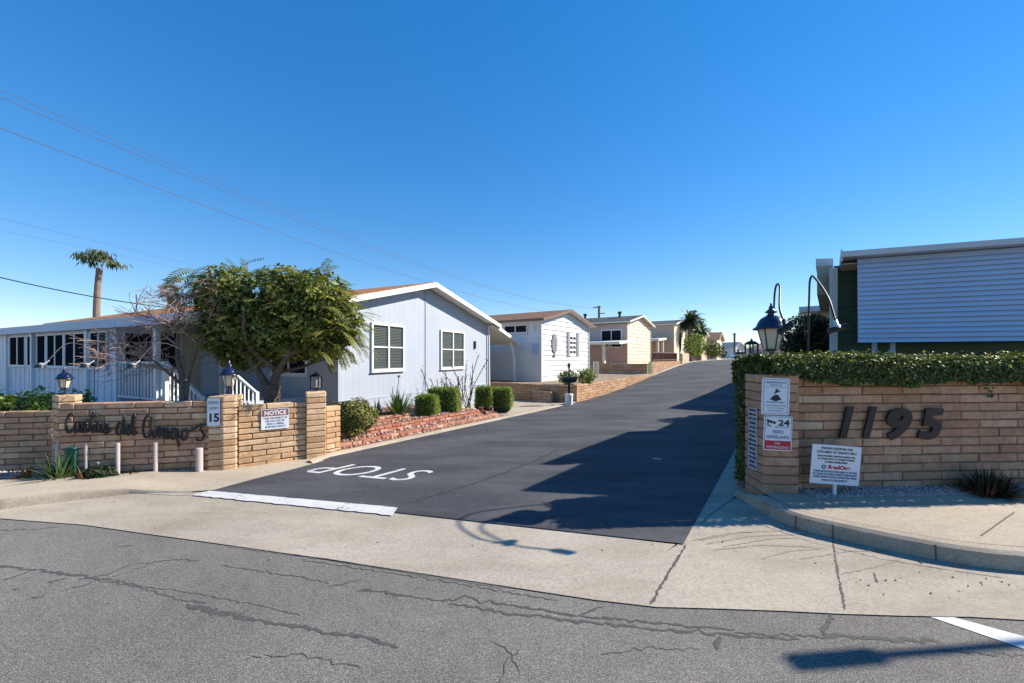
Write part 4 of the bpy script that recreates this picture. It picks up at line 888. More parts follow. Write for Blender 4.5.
for y in np.arange(4.1, 10.1, .32): mb.box(xp-.008, xp, y-.012, y+.012, .62, 1.40)
mb.build('mullion', M['sun'], t1)
window(t1, X1(-2.2, 3.915, 1.55), g1, -l1, .46, .62, cols=1, rows=1, fw=.03, gm=M['screen'])
mb = MB(X1); mb.box(-1.66, -1.25, 3.89, 3.915, .74, 2.22); mb.build('porch_door', M['dark'], t1)
mb = MB(X1); mb.box(-1.15, -.78, 3.86, 3.91, .74, 2.32); mb.build('bamboo_shade', M['bamboo'], t1)
def rail(a, b, za, zb_, x, n, h=.82):
    mb = MB(X1); mb.bar((x, a, za+h), (x, b, zb_+h), .05, .04); mb.bar((x, a, za+.1), (x, b, zb_+.1), .035, .035)
    for k in range(n+1):
        f = k/n; y = a+(b-a)*f; z = za+(zb_-za)*f; mb.box(x-.011, x+.011, y-.011, y+.011, z+.1, z+h)
    mb.box(x-.03, x+.03, b-.03, b+.03, zb_-.05, zb_+h+.03); mb.box(x-.03, x+.03, a-.03, a+.03, za-.05, za+h+.03)
    return mb.build('handrail', M['white'], t1)
rail(3.9, 2.0, .72, .72, xp+.02, 15); rail(1.95, .75, .72, .10, xp+.02, 9); rail(1.95, .75, .72, .10, xp+1.0, 9); rail(1.95, 1.95001, .72, .72, xp+1.0, 1)
mb = MB(X1)
for k in range(4): mb.box(xp+.06, xp+.96, 1.95-.28*(k+1), 1.95-.28*k, .72-.16*(k+1)-.04, .72-.16*(k+1))
mb.box(xp+.06, xp+.09, .83, 1.95, 0, .12); mb.build('stair', M['greyblue'], t1)
mb = MB(X1); mb.tube([(w/2+.3, 13.2, 3.6), (w/2+.3, 13.2, 4.0)], .05, 8); mb.tube([(1.2, 9, 3.0), (1.2, 9, 3.4)], .04, 8); mb.build('roof_vent', M['fixture'], t1)

M['rakebrown'] = simple('brown_rake_edge', (.20, .11, .075), .7)
# ---- white house behind
t2, X2, g2, l2 = gable_house('manufactured_home', 'white lap sided manufactured home with brown shingle roof and oval ornament', (1.23, 17.0), (U.x, U.y), 4.9, 12, .6, 3.22, 3.78, M['lapwhite'], M['roof2'], M['white'], .28, lapm=M['lapwhite'], pitch=.23, fas=.09, rake=M['rakebrown'])
o = gwin(t2, X2, g2, l2, 2.72, 1.75, .62, .98, cols=2, rows=1, fw=.05, blinds=True)
M['shutter'] = simple('grey_shutter', (.22, .23, .26), .6)
for x in (2.40, 3.44): mb = MB(X2); mb.box(x, x+.24, -.06, -.03, 1.68, 2.82); mb.build('shutter', M['shutter'], t2)
mb = MB(X2); mb.prism([(1.13+.24*math.cos(a), 2.25+.44*math.sin(a)) for a in np.linspace(0, 6.283, 21)[:-1]], lambda p: (p[0], -.06, p[1]), lambda p: (p[0], -.022, p[1])); mb.box(1.10, 1.16, -.06, -.024, 1.62, 1.9); mb.box(1.02, 1.24, -.07, -.024, 1.68, 1.76); mb.build('oval_ornament', simple('grey_ornament', (.19, .19, .21), .7, var=.5, scale=20, bmp=.6), t2)
mb = MB(X2); mb.box(2.42, 2.48, -.034, -.022, .6, 3.7); mb.build('seam_trim', M['lapwhite'], t2)
window(t2, X2(-.034, 1.85, 2.74), -l2, -g2, 1.15, .28, cols=2, rows=1, fw=.05)
mb = MB(X2); mb.box(-.05, -.032, .12, .42, 1.75, 2.2); mb.build('service_panel', M['greyblue'], t2)
mb = MB(X2); mb.box(-.05, .0, 0, 12, .5, .6); mb.box(0, 4.9, -.05, 0, .5, .6); mb.build('base_trim', M['white'], t2)
mb = MB(X2); mb.bar((-.30, .3, 3.10), (-.02, .3, 2.75), .05); mb.build('eave_brace', M['white'], t2)
# ---- pink house
t3, X3, g3, l3 = gable_house('manufactured_home', 'pinkish lap sided manufactured home with flat awning and gable coloured paler as sunlit', (7.68, 26.7), (U.x, U.y), 5.5, 13, 1.1, 4.0, 4.55, M['lappink'], M['roofdark'], M['offwhite'], .3, lapm=M['lapcream'], lap2=M['lappink'], pitch=.24, fas=.10)  # cream gable, pink side: sun and shade put into the siding colours
window(t3, X3(-.024, 1.75, 2.35), -l3, -g3, 1.35, 1.1, cols=2, rows=1, fw=.07, gm=M['glassd'])
mb = MB(X3); mb.box(-.30, -.02, -.05, 12, 3.80, 3.84); mb.build('soffit', M['tanside'], t3)
mb = MB(X3); a = [(-2.9, -.5, 2.42), (-.05, -.5, 2.62), (-.05, 8, 2.62), (-2.9, 8, 2.42)]; mb.hexa(a, [(p[0], p[1], p[2]+.16) for p in a]); mb.build('awning', M['offwhite'], t3)
mb = MB(X3); mb.box(-2.3, -2.1, .67, .82, .3, 2.46); mb.bar((-2.2, .75, 2.0), (-1.2, .75, 2.5), .07); mb.build('awning_post', M['offwhite'], t3)
mb = MB(X3); mb.box(2.35, 2.42, -.04, -.022, 1.1, 4.3); mb.build('downpipe', M['white'], t3)
for k in (1.2, 3.9): 
    mb = MB(X3); mb.tube([(2.0, k, 4.4), (2.0, k, 4.85)], .09, 8); mb.lathe([(.14, 4.8), (.14, 4.92), (.04, 4.97)], (2.0, k, 0), 10); mb.build('roof_vent', M['roofdark'], t3)
# ---- cream house
t4, X4, g4, l4 = gable_house('manufactured_home', 'cream house with dark arched ornament and tan awning behind railing', (15.2, 37.6), (U.x, U.y), 5.0, 12, 1.45, 4.75, 5.2, M['lapcream'], M['roofdark'], M['offwhite'], .3, lapm=M['lapcream'], lap2=M['laptan'], pitch=.25, fas=.14)
mb = MB(X4); a = [(-3.4, .5, 3.05), (-.05, .5, 3.3), (-.05, 8, 3.3), (-3.4, 8, 3.05)]; mb.hexa(a, [(p[0], p[1], p[2]+.2) for p in a]); mb.build('awning', M['offwhite'], t4)
for x in (-3.1, -1.4): mb = MB(X4); mb.box(x, x+.16, .6, .76, 1.2, 3.1); mb.build('awning_post', M['offwhite'], t4)
mb = MB(X4); mb.prism([(2.6+.42*math.cos(a), 3.1+(1.0 if math.sin(a) > 0 else .9)*math.sin(a)) for a in np.linspace(0, 6.283, 21)[:-1]], lambda p: (p[0], -.08, p[1]), lambda p: (p[0], -.024, p[1])); mb.build('arched_ornament', M['dark'], t4)
# ---- tan houses up the hill
t5, X5, g5, l5 = gable_house('manufactured_home', 'tan house beyond the twin palms with a blank sunlit end', (23.6, 50.5), (U.x, U.y), 6, 12, 1.3, 4.55, 5.1, M['laptan'], M['roof2'], M['lapcream'], .3)
t6, X6, g6, l6 = gable_house('manufactured_home', 'last peaked cream house behind the lime bushes up the drive', (31.5, 61.5), (U.x, U.y), 6, 10, 1.3, 4.4, 5.5, M['lapcream'], M['roof2'], M['laptan'], .4)
gwin(t6, X6, g6, l6, 2.2, 2.6, 1.4, 1.2)
t7, X7, g7, l7 = gable_house('distant_house', 'small white gabled house at the far end of the drive', (57.6, 104), (.86, .5), 5.2, 12, 1.2, 4.1, 5.5, M['white'], simple('grey_roof', (.3, .3, .31), .8), M['white'], .4, group='distant houses')
gwin(t7, X7, g7, l7, 1.6, 1.6, 1.0, 2.2)
t8, X8, g8, l8 = gable_house('distant_house', 'distant low house with dusty brown roof left of the small square lantern', (66, 108), (1, .1), 12, 8, 1.2, 2.9, 4.4, M['laptan'], simple('dusty_roof', (.30, .2, .16), .9), M['offwhite'], .4, group='distant houses')
for k in range(3): gwin(t8, X8, g8, l8, 1.2+3.6*k, 1.7, 1.2, .8)
t9, X9, g9, l9 = gable_house('distant_house', 'distant pinkish house with dusty roof behind the navy lantern', (60, 92), (1, .15), 10, 8, 1.2, 3.6, 5.4, M['lappink'], bpy.data.materials['dusty_roof'], M['offwhite'], .4, group='distant houses')
gwin(t9, X9, g9, l9, 2.2, 2.2, 1.6, .9); gwin(t9, X9, g9, l9, 6.2, 2.2, 1.6, .9)
# ---- green house with blue awning, right
RA = Vector((.783, -.622, 0)).normalized(); 
XR = None
RA2 = Vector((.993, -.12, 0)); RB = Vector((.622, .783, 0))
RP = Vector((5.03, 6.08, 0)); XR = lambda x, y, z: RP+RA2*x+RB*y+Z3*(z+((.012+.076*max(0, min(1, (z-1.9)/1.2)))*max(0, min(x, 3)) if z > 1.8 else 0))
tR = thing('manufactured_home', 'green house with big pale blue louvred awning behind the ivy wall', 'house', tuple(XR(4, 4, .2)), 'manufactured homes along the drive')
mb = MB(XR); mb.prism([(.0, .92), (5, .92), (5, 8.0), (0, 8.0)], lambda p: (p[0]-.12, p[1], -.1), lambda p: (p[0]-.12, p[1], 3.2)); mb.build('wall', M['lapgreen'], tR)
mb = MB(XR); lap(mb, lambda z: -.12, lambda z: 5, .2, 3.12, .21, 'x', .92, -1); lap(mb, lambda z: .92, lambda z: 8, .2, 3.12, .21, 'y', -.12, -1); mb.build('siding', M['lapgreen'], tR)
mb = MB(XR); mb.box(-.19, -.06, .86, 1.0, .1, 3.16); mb.build('corner_post', M['white'], tR)
mb = MB(XR); a = [(.0, .03, 3.17), (5, .03, 3.17), (5, 8.1, 3.30), (-.0, 8.1, 3.30)]; mb.hexa(a, [(p[0], p[1], p[2]+.05) for p in a]); mb.build('roof', M['silver'], tR)
mb = MB(XR); mb.box(-.03, 5, 0, .03, 3.17, 3.255); mb.hexa([(-.03, .03, 3.12), (0, .03, 3.12), (0, 8.1, 3.26), (-.03, 8.1, 3.26)], [(-.03, .03, 3.29), (0, .03, 3.29), (0, 8.1, 3.40), (-.03, 8.1, 3.40)]); mb.build('fascia', M['silver'], tR)
mb = MB(XR); mb.box(.0, 5, .25, .9, 3.10, 3.115); mb.build('soffit', M['tanside'], tR)
mb = MB(XR); n = 18; z0, z1 = 1.88, 3.155
for k in range(n):
    a, b = z0+(z1-z0)*k/n, z0+(z1-z0)*(k+1)/n; y = lambda z: .22-.16*(z1-z)/(z1-z0)
    x0 = .21+.0*k
    mb.hexa([(x0, y(a)-.045, a-.012), (5, y(a)-.045, a-.012), (5, y(a)-.037, a-.012), (x0, y(a)-.037, a-.012)], [(x0, y(b)+.0, b), (5, y(b)+.0, b), (5, y(b)+.008, b), (x0, y(b)+.008, b)])
mb.box(.205, .225, .05, .07, z0, z0+.02)
mb.build('awning', M['awn'], tR)
mb = MB(XR)
for x in (.46, .72): mb.box(x-.035, x+.035, .28, .35, .0, 3.1)
for x in (.46,):
    for k in range(5):
        z = .3+k*.4; mb.bar((x, .3, z), (x+.26, .3, z+.3), .02); mb.bar((x+.26, .34, z), (x, .34, z+.3), .02)
mb.build('trellis_post', M['greyblue'], tR)
mb = MB(XR); mb.box(1.5, 4.9, .7, .9, 0, .9); mb.build('porch_base', M['dark'], tR)
# its side awning
t = thing('side_awning', 'boxy white topped awning with tan underside on the green house flank', 'awning', tuple(XR(-.2, 1.7, 2.6)))
mb = MB(XR); mb.box(-.42, -.125, 1.58, 5.0, 3.32, 3.46); mb.build('awning_top', M['silver'], t)
mb = MB(XR); mb.hexa([(-.40, 1.6, 2.80), (-.13, 1.6, 2.80), (-.13, 5.0, 2.80), (-.40, 5.0, 2.80)], [(-.40, 1.6, 3.32), (-.13, 1.6, 3.32), (-.13, 5.0, 3.32), (-.40, 5.0, 3.32)]); mb.build('awning_valance', M['tanside'], t)
# next house on the right
XN, gn, ln = house_frame((9.9, 13.8), (RA.x, RA.y))
tN = thing('manufactured_home', 'flat grey roofed house half hidden behind the round tree', 'house', tuple(XN(4, 5, .2)), 'manufactured homes along the drive')
mb = MB(XN); mb.box(.5, 9, .6, 13, -.1, 3.2); mb.build('wall', M['laptan'], tN)
mb = MB(XN); mb.box(0, 9, 0, 13.5, 3.2, 3.38); mb.build('roof', M['silver'], tN)
swin(tN, lambda a, b, c: XN(a+.5, b, c), gn, ln, 5, 1.6, 1.4, 1.0)
# ---- small fittings: gutters, downpipes, vents
for (tt, XX, ww, ze_, yy, m_) in ((t2, X2, 4.9, 3.2, .12, M['lapwhite']), (t3, X3, 5.5, 3.95, .2, M['offwhite']), (t1, X1, 6.95, 2.8, .14, M['white'])):
    mb = MB(XX); mb.tube([(ww+.05, -.04, ze_), (ww+.05, -.06, ze_-2.3)], .035, 8); mb.build('downpipe', m_, tt)
for (tt, XX, x_, y_, z_) in ((t2, X2, 1.2, 4.5, 3.5), (t2, X2, 3.4, 6.0, 3.55), (t4, X4, 2.0, 3.0, 5.0), (t5, X5, 2.0, 3.0, 4.9), (t1, X1, 1.6, 4.2, 3.3)):
    mb = MB(XX); mb.tube([(x_, y_, z_-.1), (x_, y_, z_+.35)], .05, 8); mb.lathe([(.09, z_+.33), (.1, z_+.38), (.02, z_+.45)], (x_, y_, 0), 10); mb.build('roof_vent', M['fixture'], tt)
mb = MB(X2); mb.box(-.12, -.034, 3.4, 3.75, 1.2, 1.75); mb.build('meter_box', M['fixture'], t2)
mb = MB(X1); mb.tube([(1.9, -.03, .64), (1.9, -.05, .5)], .02, 6); mb.box(.5, .62, -.04, -.012, .25, .42); mb.build('crawl_vent', M['fixture'], t1)
mb = MB(X1); mb.box(5.2, 5.6, -.03, -.014, .15, .42); mb.build('crawl_vent', M['fixture'], t1)
# ---- low block planters and pads
C0 = Vector((2.31, 14.25, 0)); far = -V
tag(brick_wall('garden_wall', M['brick_far'], P2(C0-V*7.5), P2(V), 7.5, -.2, .63, .2, .4, .1), 'tan block retaining wall in front of the white house', 'wall', 'block garden walls')
tag(brick_wall('garden_wall', M['brick_far'], P2(C0-V*1.6-U*.35), P2(V), .75, -.1, .40, .2, .4, .1), 'lowest stepped block wall by the mailbox', 'wall', 'block garden walls')
tag(brick_wall('garden_wall', M['brick_far'], P2(C0), P2(U), 11.0, -.1, .66, .2, .4, .1), 'sunlit block wall sinking into the rising drive past the mailbox', 'wall', 'block garden walls')
C3 = Vector(so(20.2, -.55)+(0,))
tag(brick_wall('garden_wall', M['brick_far'], P2(C3-V*6.5), P2(V), 6.5, .3, 1.26, .2, .4, .12), 'brown block retaining wall below the pink house', 'wall', 'block garden walls')
tag(brick_wall('garden_wall', M['brick_far'], P2(C3+U*1.0), P2(U), 8, .4, 1.36, .2, .4, .12), 'sunlit block wall beside the drive below the cream house', 'wall', 'block garden walls')
tag(brick_wall('garden_wall', M['laptan'], so(30.2, -.6), P2(U), 2.6, .9, 1.95, .2, .4, .15), 'short tan block wall at the foot of the twin palms', 'wall', 'block garden walls')
def pad(name, pts, z, m):
    mb = MB(); mb.face([(p[0], p[1], z) for p in pts]); tag(mb.build(name, m), kind='structure')
pad('gravel_yard', [P2(C0+U*.1-V*.1), P2(C0+U*10-V*.1), P2(C0+U*10-V*9), P2(C0+U*.1-V*9)], .60, M['soil'])
pad('upper_yard', [P2(C3+U*.1-V*.1), P2(C3+U*9-V*.1), P2(C3+U*9-V*9), P2(C3+U*.1-V*9)], 1.16, M['soil'])
loft('side_driveway', [V2(so(s, -.17)) for s in (5.4, 6.5, 8, 9.0)], [V2(so(s, -8)) for s in (6.2, 7, 8, 9.0)], 8, lambda x, y, t: .03-.13*t, M['walkc'])
loft('side_driveway', [V2(so(s, -.17)) for s in (18.4, 19, 19.6, 20.2)], [V2(so(s, -5)) for s in (18.4, 19, 19.6, 20.2)], 8, lambda x, y, t: RS(s_of(x, y))+.03, M['walkc'])
# railing of the cream house and a gate
t = thing('railing', 'dark brown railing along the front of the cream house', 'railing', tuple(Vector(so(27, -.9)+(1.2,))))
mb = MB(); a = Vector(so(22.5, -.9)+(0,)); b = Vector(so(29.5, -.9)+(0,))
for h in (1.95, 1.45): mb.bar(a+Z3*h, b+Z3*h, .06)
for k in range(26): p = a.lerp(b, k/25); mb.box(p.x-.025, p.x+.025, p.y-.025, p.y+.025, 1.2, 1.98)
mb.build('rail_frame', simple('brown_rail', (.16, .08, .06), .7), t)
t = thing('side_gate', 'narrow weathered green gate between the two far block walls', 'gate', tuple(C3+U*.5+Z3*.6))
mb = MB(frame(C3+U*.22+Z3*.62, U, V))
for k in range(6): mb.box(.12*k, .12*k+.10, 0, .03, 0, .72)
mb.build('gate_boards', simple('green_boards', (.10, .14, .09), .8), t)
# mailbox on its post
p = at(569, 357, 13.6); 
t = thing('mailbox', 'black mailbox on a post set in a white tub by the drive', 'mailbox', (p.x, p.y, 0))
mb = MB(lambda a, b, c: Vector((p.x+a, p.y+b, c))); mb.lathe([(.12, 0), (.14, .36), (.15, .37), (.13, .4)], (0, 0, 0), 12); mb.build('tub', M['white'], t)
mb = MB(lambda a, b, c: Vector((p.x+a, p.y+b, c))); mb.box(-.035, .035, -.035, .035, .3, .8); mb.box(-.02, .02, -.02, .02, .95, 1.25); mb.build('post', M['black'], t)
mb = MB(lambda a, b, c: Vector((p.x+a, p.y+b, c))); mb.prism([(-.13, .8), (.13, .8), (.13, .92), (.09, .98), (-.09, .98), (-.13, .92)], lambda q: (q[1]*0-.24, q[0], q[1]), lambda q: (.24, q[0], q[1])); mb.build('box', M['black'], t)
mb = MB(lambda a, b, c: Vector((p.x+a, p.y+b, c))); mb.lathe([(.03, 1.25), (.05, 1.38), (.06, 1.39), (.02, 1.44), (.006, 1.48)], (0, 0, 0), 8); mb.build('lamp', M['black'], t)
# white posts
for px in (594.5, 597.5):
    q = at(px, 357, 20); mb = MB(); mb.box(q.x-.05, q.x+.05, q.y-.05, q.y+.05, .3, 1.42); tag(mb.build('marker_post', M['offwhite'], bevel=.01), 'short cream post beside the pink house awning', 'post', 'short cream posts')
# tiny car on the crest
t = thing('parked_car', 'small white car parked at the far end of the drive', 'car', (50.5, 88, 1.35))
xc = frame((50.5, 88, 1.36), (1, -.25, 0), (.25, 1, 0))
mb = MB(xc); mb.prism([(-2.1, .25), (2.1, .25), (2.15, .7), (1.3, .85), (-2.0, .9), (-2.15, .6)], lambda q: (q[0], -.85, q[1]), lambda q: (q[0], .85, q[1])); mb.build('body', M['carwhite'], t, bevel=.05)
mb = MB(xc); mb.prism([(-1.6, .88), (.9, .84), (.3, 1.4), (-1.1, 1.42)], lambda q: (q[0], -.75, q[1]), lambda q: (q[0], .75, q[1])); mb.build('cabin', M['glassd'], t)
for sx in (-1.3, 1.35):
    for sy in (-.86, .7): mb = MB(xc); mb.tube([(sx, sy, .3), (sx, sy+.16, .3)], .31, 14); mb.build('wheel', M['rubber'], t)
# ------------------------------------------------------------------ planting
def ball_pts(c, r, n, shell=.35):
    d = RNG.normal(0, 1, (n, 3)); d /= np.linalg.norm(d, axis=1)[:, None]; rr = 1-np.abs(RNG.normal(0, shell, n)); rr = np.clip(rr, .15, 1.08)
    return np.array(c)+d*rr[:, None]*np.array(r), d
def fronds(name, m, P, D, L, parent, pairs=9, leaf=.055, droop=.5, vr=(.2, 1)):
    V_, F_, A_ = [], [], []
    for p, d in zip(P, D):
        p = Vector(p); d = Vector(d); d = d.normalized() if d.length > 1e-6 else Vector((0, 0, 1)); l = L*random.uniform(.6, 1.2); val = random.uniform(*vr)
        side = d.cross(Z3); side = side.normalized() if side.length > .1 else Vector((1, 0, 0))
        side = (side+Z3*random.uniform(-.4, .4)).normalized(); q = p.copy(); dd = d.copy()
        for k in range(pairs):
            dd = (dd-Z3*droop/pairs).normalized(); q2 = q+dd*l/pairs; s = leaf*(1-.5*abs(k/pairs-.35))*random.uniform(.8, 1.2)
            i = len(V_); w = .004; V_ += [q-side*w, q+side*w, q2+side*w, q2-side*w]; F_.append((i, i+1, i+2, i+3)); A_ += [val*.6]*4
            for sg in (-1, 1):
                t = (side*sg+dd*.55-Z3*.12).normalized(); b = dd.cross(t).normalized().cross(t)*s*.17
                i = len(V_); V_ += [q2, q2+t*s*.5+b, q2+t*s, q2+t*s*.5-b]; F_.append((i, i+1, i+2, i+3)); v = min(1, max(0, val+random.gauss(0, .1))); A_ += [v]*4
            q = q2
    return rawmesh(name, m, np.array([tuple(v) for v in V_]), np.array(F_), A_, parent)

# ---- the broad tree behind the notice wall
TY = 7.25; TP = at(271, 357, TY); TP.z = 0
t = thing('shade_tree', 'broad dense green tree with feathery edges behind the notice wall', 'tree', tuple(TP))
def tp(px, py, dy=0): return at(px, py, TY)+Vector((0, dy, 0))
mb = MB()
mb.tube(spline([(TP.x+.02, TP.y, -.1), tuple(tp(272, 400)), tuple(tp(273, 385))], 4), [.13]*9, 10)
mb.build('trunk', M['bark'], t, smooth=True)
mb = MB(); 
for pts, r in (([(273, 388, 0), (283, 372, -.15), (297, 355, -.3), (312, 330, -.35)], .07), ([(272, 390, 0), (276, 365, .1), (282, 335, .15), (300, 295, .2)], .075), ([(270, 392, 0), (262, 372, -.1), (252, 350, -.2), (236, 318, -.2)], .07), ([(268, 400, 0), (256, 380, .15), (244, 362, .3), (226, 340, .35)], .06), ([(282, 372, -.1), (262, 345, -.4), (262, 315, -.5)], .05), ([(297, 355, -.3), (326, 340, -.1), (345, 322, .1)], .04), ([(284, 372, -.1), (300, 366, .2), (325, 352, .4)], .035)):
    q = spline([tuple(tp(*a)) for a in pts], 5); n_ = len(q); mb.tube(q, [r*(1-.6*k/n_) for k in range(n_)], 8)
mb.build('limb', M['bark'], t, smooth=True)
k = TY/F
lobes = [(230, 296, 31, 32), (224, 318, 27, 28), (248, 312, 34, 36), (284, 297, 32, 33), (318, 300, 32, 32), (336, 322, 26, 28), (282, 336, 46, 27), (236, 336, 34, 27), (320, 337, 32, 26), (244, 356, 26, 16), (300, 318, 40, 34)]
PP, NN, PF, DF = [], [], [], []
for (px, py, rx, rz) in lobes:
    c = tp(px, py); r = (rx*k, (rx+rz)*.5*k*.95, rz*k); n = int(2500*(rx*rz)/(32*32))
    p, d = ball_pts(c, r, n, .3); PP.append(p); NN.append(d+np.array([0, 0, .35]))
    p, d = ball_pts(c, r, int(26*(rx*rz)/900), .12); PF.append(p); DF.append(d*np.array([1, 1, .25]))
PP = np.concatenate(PP); NN = np.concatenate(NN)
# open sky window between the two tops
xs = CX+F*PP[:, 0]/PP[:, 1]; ys = HY-(PP[:, 2]-EYE)*F/PP[:, 1]
keep = ~(((xs-257)/6)**2+((ys-291)/9)**2+RNG.normal(0, .35, len(xs))+.4*np.sin(xs*.9+ys*.7) < .75); PP, NN = PP[keep], NN[keep]
cl = (np.sin(PP[:, 0]*9+PP[:, 2]*7)+np.sin(PP[:, 1]*8-PP[:, 2]*10))*.12
leaves('crown', M['leaf_tree'], PP, NN, .086, t, aspect=.55, jit=.55, var=np.clip(RNG.normal(.45, .22, len(PP))+cl, 0, 1))
PF = np.concatenate(PF); DF = np.concatenate(DF)
fronds('feathery_leaves', M['leaf_frond'], PF, DF, .36, t, pairs=9, leaf=.08)
ex = []
for (px, py, dx, dz) in ((210, 292, -1, .45), (216, 284, -1, .4), (204, 305, -1, .2), (222, 280, -.9, .45), (238, 284, .8, .3), (203, 320, -1, .0), (345, 330, 1, -.4), (350, 340, 1, -.7), (346, 322, 1, .1), (338, 302, 1, .3), (328, 288, .7, .5), (312, 280, .9, .4), (292, 280, -.7, .35), (210, 286, -1, .5), (338, 350, .9, -.8), (340, 312, 1, .2), (230, 284, -.9, .35), (348, 332, 1, -.2)):
    for _ in range(7): ex.append((tuple(tp(px+random.gauss(0, 5), py+random.gauss(0, 5), random.gauss(0, .3))), (dx+random.gauss(0, .25), random.gauss(0, .4), min(.3, dz*.6+random.gauss(0, .15)))))
fronds('outer_fronds', M['leaf_frond'], [e[0] for e in ex], [e[1] for e in ex], .46, t, pairs=11, leaf=.10, droop=.9, vr=(.1, .8))

# ---- bare tree by the stair
BY = 6.9; BP_ = at(184, 357, BY); BP_.z = 0
t = thing('bare_tree', 'leafless pinkish tree with tangled twigs in front of the porch stair', 'tree', tuple(BP_))
mb = MB(); tips = []
random.seed(21)
stem = spline([(BP_.x, BP_.y, -.1), tuple(at(183, 385, BY)), tuple(at(178, 360, BY)), tuple(at(178, 330, BY)), tuple(at(180, 310, BY))], 4)
mb.tube(stem, [.06-.003*i for i in range(len(stem))], 8)
mb.tube(spline([tuple(at(186, 398, BY)), tuple(at(190, 372, BY)), tuple(at(199, 345, BY-.1)), tuple(at(210, 328, BY-.1))], 5), [.032-.0014*i for i in range(16)], 8)
mb.tube(spline([tuple(at(182, 385, BY)), tuple(at(165, 370, BY-.2)), tuple(at(150, 358, BY-.3))], 5), [.025-.0014*i for i in range(11)], 8)
mb.build('trunk', M['bark'], t, smooth=True)
mb = MB()
for (px, py, dx, dz, L_, dp) in ((178, 345, -1, .5, .55, 3), (178, 335, .6, .8, .45, 3), (180, 312, -.3, 1, .34, 2), (180, 320, .4, .8, .4, 3), (150, 358, -1, .35, .42, 3), (165, 370, -.7, .7, .45, 3), (208, 330, .6, .8, .35, 2), (199, 345, -.5, .9, .4, 3), (178, 325, -.9, .3, .5, 3), (182, 372, -1, .3, .5, 3), (180, 310, .1, 1, .3, 2)):
    branch(mb, at(px, py, BY), (dx, random.gauss(0, .3), dz), L_, .018, dp+1, .78, .02, 5, tips, (2, 4), .78, 4)
mb.build('twigs', M['barkpink'], t)
# ---- taller bare tree and small palm behind the roof
P = at(170, 357, 22); P.z = 0
t = thing('palm_tree', 'small bushy palm peeping over the brown roof', 'palm', tuple(P))
mb = MB(); mb.tube([(P.x, P.y, 0), (P.x, P.y, at(170, 296, 22).z)], [.14, .12], 8); mb.build('trunk', M['palmbark'], t)
def fan_palm_crown(c, r, n, parent, m, seed=3, low=-.5, blades_=12, name='fronds'):
    random.seed(seed); V_, F_, A_ = [], [], []
    for _ in range(n):
        a = random.uniform(0, 6.283); el = random.uniform(low, 1.2); d = Vector((math.cos(a)*math.cos(el), math.sin(a)*math.cos(el), math.sin(el)))
        hub = Vector(c)+d*r*random.uniform(.35, .6); side = d.cross(Z3).normalized(); up = side.cross(d); val = random.uniform(.1, .9)*(.45 if el < 0 else 1)
        for k in range(blades_):
            f = (k/(blades_-1)-.5)*2.6; v = (d*math.cos(f)+side*math.sin(f)-Z3*.25).normalized(); l = r*random.uniform(.42, .6); w = (side*math.cos(f)-d*math.sin(f))*r*.05; mid = hub+v*l*.55; tip = hub+v*l-Z3*l*.35
            i = len(V_); V_ += [tuple(hub), tuple(mid+w), tuple(tip), tuple(mid-w)]; F_.append((i, i+1, i+2, i+3)); A_ += [val]*4
        i = len(V_); s_ = side*.012*r; V_ += [tuple(Vector(c)-s_), tuple(Vector(c)+s_), tuple(hub+s_), tuple(hub-s_)]; F_.append((i, i+1, i+2, i+3)); A_ += [.8]*4
    return rawmesh(name, m, np.array(V_), np.array(F_), A_, parent)
fan_palm_crown(at(170, 293, 22), .62, 24, t, M['leaf_bush'], 8)
P2_ = at(163, 357, 21); P2_.z = 0; t = thing('bare_tree', 'thin leafless treetop rising above the brown roof', 'tree', tuple(P2_)); random.seed(5)
mb = MB(); branch(mb, (P2_.x, P2_.y, 0), (0, 0, 1), 3.6, .09, 4, .5, .25, 5, [], (2, 3), .55, 3); mb.build('branches', M['twig'], t)
# ---- tall fan palm
P = at(97, 357, 30); P.z = -.1
t = thing('palm_tree', 'tall fan palm with shaggy crown standing above the brown roof', 'palm', tuple(P))
tpz = at(99.5, 268, 30); mb = MB(); q = spline([(P.x, P.y, -.1), tuple(at(96.5, 318, 30)), tuple(at(97.5, 290, 30)), tuple(tpz)], 6); mb.tube(q, [.215-.002*i+.013*(i % 2) for i in range(len(q))], 10); mb.build('trunk', M['palmbark'], t)
mb_c = at(100, 262, 30)
def lobe_palm(c, tufts, t):
    V_, F_, A_ = [], [], []; Y = 30
    for (px, py, rx, ry, n) in tufts:
        hub = at(px, py-ry*.5, Y)
        for _ in range(n):
            a = random.uniform(0, 6.283); q = at(px+random.uniform(-1, 1)*rx*.75, py-ry+random.uniform(0, 1.3)*ry, Y)+Vector((0, random.gauss(0, .35), 0))
            out = Vector((q.x-c.x, (q.y-c.y)*.6, 0)); out = out.normalized()*random.uniform(.05, .32) if out.length > .01 else Vector((0, 0, 0)); d = (out+Vector((random.gauss(0, .18), random.gauss(0, .18), -1+random.uniform(0, .45)))).normalized()
            l = random.uniform(.3, .6); w = Vector((random.gauss(0, 1), random.gauss(0, 1), random.gauss(0, .4))).normalized()*.045; val = random.uniform(.0, 1)
            m_ = q+d*l*.45; e = q+d*l; i = len(V_); V_ += [tuple(q), tuple(m_+w), tuple(e), tuple(m_-w)]; F_.append((i, i+1, i+2, i+3)); A_ += [val]*4
        w = Vector((.03, 0, .03)); i = len(V_); V_ += [tuple(c-w), tuple(c+w), tuple(hub+w), tuple(hub-w)]; F_.append((i, i+1, i+2, i+3)); A_ += [.8]*4
    return rawmesh('fronds', M['leaf_palm'], np.array(V_), np.array(F_), A_, t)
random.seed(9)
